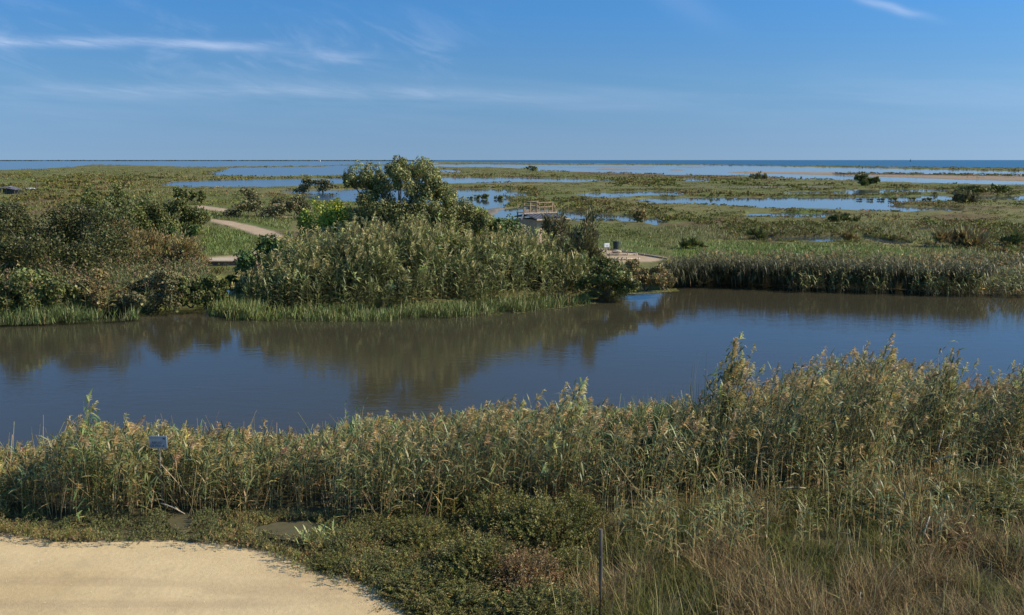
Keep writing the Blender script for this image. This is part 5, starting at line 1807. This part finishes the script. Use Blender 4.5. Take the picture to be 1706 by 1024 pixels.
for sy in (-1.25, 1.1):
    for zz in (zt - 0.03, (zt + zd) / 2 + 0.05, zd + 0.12):
        bm = bmesh.new()
        bm_box(bm, ((xa + xb) / 2, sy - 0.08, zz), (xb - xa + 0.14, 0.05, 0.12))
        obj("rail", bm, M_oldwood, t)
for sx in (xa, xb):
    for zz in (zt - 0.03, (zt + zd) / 2 + 0.05):
        bm = bmesh.new()
        bm_box(bm, (sx, -0.08, zz), (0.05, 2.25, 0.11))
        obj("rail", bm, M_oldwood, t)
bm = bmesh.new()
xs = hx(913, 345, yP) - ox
bm_beam(bm, (xs, -1.2, zt), (xs + 0.42, -1.2, zd + 0.1), 0.09)
bm_beam(bm, (xs, -1.2, zt), (xs, -1.2, -0.4), 0.09)
bm_beam(bm, (xs + 0.42, -1.2, zd + 0.1), (xs + 2.6, -1.2, 0.1), 0.08, 0.22)
bm_beam(bm, (xs + 0.42, -0.3, zd + 0.1), (xs + 2.6, -0.3, 0.1), 0.08, 0.22)
for k in range(9):
    f_ = (k + 0.5) / 9
    bm_box(bm, (xs + 0.42 + 2.18 * f_, -0.75, zd + 0.1 - (zd) * f_), (0.24, 0.84, 0.04))
obj("stair", bm, M_oldwood, t)

# notice board, bin and edging on the sandy clearing
p = at(1010, 436, 0)
t = thing("notice_board", (p.x, p.y, 0), "white notice board on a pale post at the edge of the sandy clearing", "sign", rz=R(28))
zc = z_at(408, p.y)
bm = bmesh.new()
bm_box(bm, (0, -0.06, zc), (0.55, 0.03, 0.36), bevel=0.005)
bd = obj("board", bm, M_white, t)
bm = bmesh.new()
bm_box(bm, (0.0, -0.078, zc + 0.02), (0.34, 0.004, 0.035))
bm_box(bm, (0.02, -0.078, zc - 0.05), (0.28, 0.004, 0.03))
bm_box(bm, (0.0, -0.078, zc - 0.11), (0.20, 0.004, 0.022))
obj("lettering", bm, M_pole, bd)
bm = bmesh.new()
bm_tube(bm, [(0, 0, -0.2), (0, 0, zc + 0.16)], [0.05, 0.045], 8)
obj("post", bm, M_wood, t)

p = at(1026, 416, 0)
t = thing("litter_bin", (p.x, p.y, 0), "dark litter bin standing behind the white notice board", "bin")
bm = bmesh.new()
bm_tube(bm, [(0, 0, 0), (0, 0, 0.78), (0, 0, 0.8)], [0.26, 0.31, 0.29], 14)
obj("body", bm, M_dark, t)
bm = bmesh.new()
bm_tube(bm, [(0, 0, 0.80), (0, 0, 0.86), (0, 0, 0.9)], [0.34, 0.33, 0.22], 14)
obj("lid", bm, M_dark, t)
bm = bmesh.new()
bm_box(bm, (0.42, 0, 0.45), (0.07, 0.07, 0.95))
obj("post", bm, M_wood, t)

for lb, (u1, v1), (u2, v2) in (("long log edging slanting along the back of the sandy clearing", (1013, 416), (1112, 432)), ("short log edging across the middle of the sandy clearing", (1012, 426), (1062, 425)), ("front log edging of the sandy clearing above the bank bushes", (1000, 434), (1066, 432.5))):
    a, b = at(u1, v1, 0), at(u2, v2, 0)
    t = thing("log_edging", a, lb, "log")
    bm = bmesh.new()
    d = b - a
    bm_tube(bm, [Vector((0, 0, 0.10)), d * 0.5 + Vector((0, 0, 0.12)), d + Vector((0, 0, 0.10))], [0.075, 0.08, 0.07], 9)
    obj("log", bm, M_wood, t, smooth=True)
    for s in (0.05, 0.35, 0.65, 0.95):
        bm = bmesh.new()
        q = d * s
        nrm = Vector((-d.y, d.x, 0)).normalized()
        if nrm.y > 0:
            nrm = -nrm
        bm_tube(bm, [q + nrm * 0.16 + Vector((0, 0, -0.2)), q + nrm * 0.16 + Vector((0, 0, 0.30))], [0.05, 0.05], 7)
        obj("stake", bm, M_wood, t)
rp = at(1026, 421.5, 0)
bm = bmesh.new()
bmesh.ops.create_icosphere(bm, subdivisions=3, radius=0.35)
for v_ in bm.verts:
    k = 1 + 0.25 * math.sin(7 * v_.co.x + 3 * v_.co.y) + 0.12 * math.sin(15 * v_.co.z)
    v_.co = Vector((v_.co.x * 1.3 * k, v_.co.y * k, v_.co.z * 0.6 * k))
o = obj("boulder", bm, M_sand if False else M_cane, smooth=True)
o.location = (rp.x, rp.y, 0.12)
tag(o, "pale boulder on the sandy clearing below the litter bin", "boulder")

# culvert bridge of the path
yB = at(370, 441, 0).y
xA, xB = at(326, 441, 0).x, at(424, 441, 0).x
t = thing("culvert_bridge", ((xA + xB) / 2, yB, 0), "low stone faced culvert bridge carrying the sandy path over the side channel", "bridge")
L = xB - xA
bm = bmesh.new()
m_ = 0.9
for sx in (-1, 1):
    bm_box(bm, (sx * (L / 4 + m_ / 4), -0.05, -0.35), (L / 2 - m_ / 2, 0.5, 1.3))
bm_box(bm, (0, -0.05, 0.13), (m_, 0.5, 0.34))
wall = obj("wall", bm, M_stone, t)
bm = bmesh.new()
bm_box(bm, (0, -0.08, 0.345), (L + 0.2, 0.7, 0.09), bevel=0.01)
obj("coping", bm, noise_mat("coping", (0.36, 0.29, 0.21), (0.48, 0.39, 0.29), 4.0, 0.9, 0.2), wall)
bm = bmesh.new()
bm_tube(bm, [(0, -0.33, -0.46), (0, 0.9, -0.46)], [0.44, 0.44], 18)
obj("pipe", bm, M_dark, t)
bm = bmesh.new()
bm_box(bm, (0, 1.6, 0.10), (L + 1.0, 2.7, 0.36))
obj("deck", bm, M_sand, t)
cb = bpy.data.objects.get("deck.001") or None
for o_ in t.children:
    if o_.name.startswith("deck"):
        ca = o_.data.color_attributes.new("Col", 'FLOAT_COLOR', 'POINT')
        for k_ in range(len(ca.data)):
            ca.data[k_].color = (0.54, 0.43, 0.30, 1)
for lb, u, vb, vt, r, mt in (("thin dark marker pole on the culvert bridge", 403, 439, 422, 0.03, M_post), ("white post among the olive bushes on the left bank", 268, 392, 372, 0.10, M_white), ("short white post above the bank reeds, left of the brown tamarisk", 201, 432, 415, 0.07, M_white), ("pale post beside the dark bush left of the reed thicket", 458, 448, 421, 0.07, M_wood)):
    y = at(u, vb, 0).y
    t = thing("marker_post", (at(u, vb, 0).x, y, 0), lb, "post")
    hp = z_at(vt, y)
    bm = bmesh.new()
    bm_tube(bm, [(0, 0, -0.3), (0, 0, hp - 0.06), (0, 0, hp)], [r, r * 0.95, r * 0.4], 8)
    obj("shaft", bm, mt, t)
    bm = bmesh.new()
    bm_tube(bm, [(0, 0, hp - 0.30), (0, 0, hp - 0.20)], [r * 1.12, r * 1.12], 8)
    obj("band", bm, M_post, t)

# ruined shed, pole, far house, boat
y = at(20, 323, 0).y
t = thing("ruined_shed", (at(12, 323, 0).x, y, 0), "dark tumbledown shed with a sagging roof at the left edge of the marsh", "shed")
for sx, hh_ in ((-3.2, 1.9), (0.6, 2.2), (3.4, 1.5)):
    for sy in (-1.5, 1.5):
        bm = bmesh.new()
        bm_beam(bm, (sx, sy, -0.2), (sx + 0.15, sy, hh_ + 0.07 * (sy + 1.5)), 0.22)
        obj("post", bm, M_post, t)
bm = bmesh.new()
bm_box(bm, (0.4, 1.4, 0.9), (5.4, 0.12, 1.7))
obj("wall", bm, M_roof, t)
bm = bmesh.new()
bm_box(bm, (-1.4, 0, 2.15), (3.9, 3.8, 0.16), rx=R(6), ry=R(-4))
bm_box(bm, (2.3, 0, 2.0), (3.6, 3.6, 0.14), rx=R(8), ry=R(11))
obj("roof", bm, M_roof, t)
bm = bmesh.new()
bm_box(bm, (1.5, -0.4, 2.42), (1.2, 1.2, 0.08), rx=R(7), ry=R(7))
obj("roof_patch", bm, M_pole, t)
bm = bmesh.new()
for k in range(7):
    bm_box(bm, (4.3 + k * 0.5, -0.6, 0.75 - 0.03 * k), (0.16, 0.1, 1.5 - 0.1 * k), ry=R(random.uniform(-6, 6)))
bm_beam(bm, (4.2, -0.52, 1.25), (7.4, -0.52, 0.9), 0.1, 0.08)
obj("paling", bm, M_post, t)
t.scale = (0.75, 0.75, 0.8)
pp = at(61, 316, 0)
t = thing("utility_pole", (pp.x, pp.y, 0), "thin dark pole right of the ruined shed", "pole")
zp = z_at(295, pp.y)
bm = bmesh.new()
bm_tube(bm, [(0, 0, -0.3), (0, 0, zp)], [0.14, 0.10], 8)
obj("shaft", bm, M_post, t)
bm = bmesh.new()
bm_box(bm, (0, -0.14, zp - 0.35), (1.1, 0.12, 0.14))
obj("crossarm", bm, M_post, t)
# upturned white skiff by the pole
q = at(59, 315.5, 0)
t = thing("rowing_boat", (q.x, q.y - 3, 0.0), "small upturned white rowing boat lying in the grass by the thin pole", "boat", rz=R(8))
bm = bmesh.new()
n_ = 11
ringa = []
for i in range(n_):
    s = -1 + 2 * i / (n_ - 1)
    wv = 0.62 * (1 - abs(s) ** 2.6) + 0.03
    hv = 0.62 * (1 - 0.25 * abs(s) ** 2)
    ringa.append([bm.verts.new((s * 1.7, wv * math.cos(a_), hv * math.sin(a_))) for a_ in [k * math.pi / 8 for k in range(9)]])
for a_, b_ in zip(ringa, ringa[1:]):
    for k in range(8):
        bm.faces.new((a_[k], a_[k + 1], b_[k + 1], b_[k]))
obj("hull", bm, M_white, t, smooth=True)
bm = bmesh.new()
bm_beam(bm, (-1.6, 0, 0.56), (1.6, 0, 0.56), 0.06, 0.16)
obj("keel", bm, M_wood, t)

q = at(532, 268.9, 0)
t = thing("white_house", (q.x, q.y, 0), "tiny white house on the horizon left of the big tree", "house")
bm = bmesh.new()
bm_box(bm, (0, 0, 4.0), (14, 9, 8.2))
wl2 = obj("wall", bm, M_white, t)
for sx in (-4, 0, 4):
    bm = bmesh.new()
    bm_box(bm, (sx, -4.53, 4.6), (1.6, 0.1, 2.2))
    obj("window", bm, M_dark, wl2)
bm = bmesh.new()
bm_box(bm, (0, -2.4, 9.1), (15, 5.6, 0.3), rx=R(22))
bm_box(bm, (0, 2.4, 9.1), (15, 5.6, 0.3), rx=R(-22))
obj("roof", bm, M_wall, t)

yq = 5200.0
t = thing("sailing_boat", (hx(1517, 266.6, yq), yq, -0.2), "tiny dark sailing boat far out on the sea at the right", "boat")
bm = bmesh.new()
ringa = []
for i in range(9):
    s = -1 + 2 * i / 8
    wv = 2.0 * (1 - max(0, s) ** 2.2 * 0.95) * (1 if s > -0.9 else 0.8)
    ringa.append([bm.verts.new((s * 6, wv * c_, z_)) for c_, z_ in ((-1, 1.6), (-0.8, 0.3), (0, -0.4), (0.8, 0.3), (1, 1.6))])
for a_, b_ in zip(ringa, ringa[1:]):
    for k in range(4):
        bm.faces.new((a_[k], a_[k + 1], b_[k + 1], b_[k]))
    bm.faces.new((a_[4], a_[0], b_[0], b_[4]))
obj("hull", bm, M_dark, t, smooth=True)
bm = bmesh.new()
bm_tube(bm, [(0.5, 0, 0.5), (0.5, 0, 18)], [0.3, 0.2], 8)
bm_beam(bm, (0.5, 0, 2.6), (-4.5, 0, 2.6), 0.2)
obj("mast", bm, M_dark, t)
bm = bmesh.new()
a_ = [bm.verts.new(v_) for v_ in ((0.3, 0.05, 17.0), (0.3, 0.05, 2.8), (-4.3, 0.25, 2.8))]
b_ = [bm.verts.new(v_) for v_ in ((0.3, 0.12, 17.0), (0.3, 0.12, 2.8), (-4.3, 0.32, 2.8))]
bm.faces.new(a_)
bm.faces.new(list(reversed(b_)))
for k in range(3):
    bm.faces.new((a_[k], b_[k], b_[(k + 1) % 3], a_[(k + 1) % 3]))
obj("sail", bm, M_roof, t)
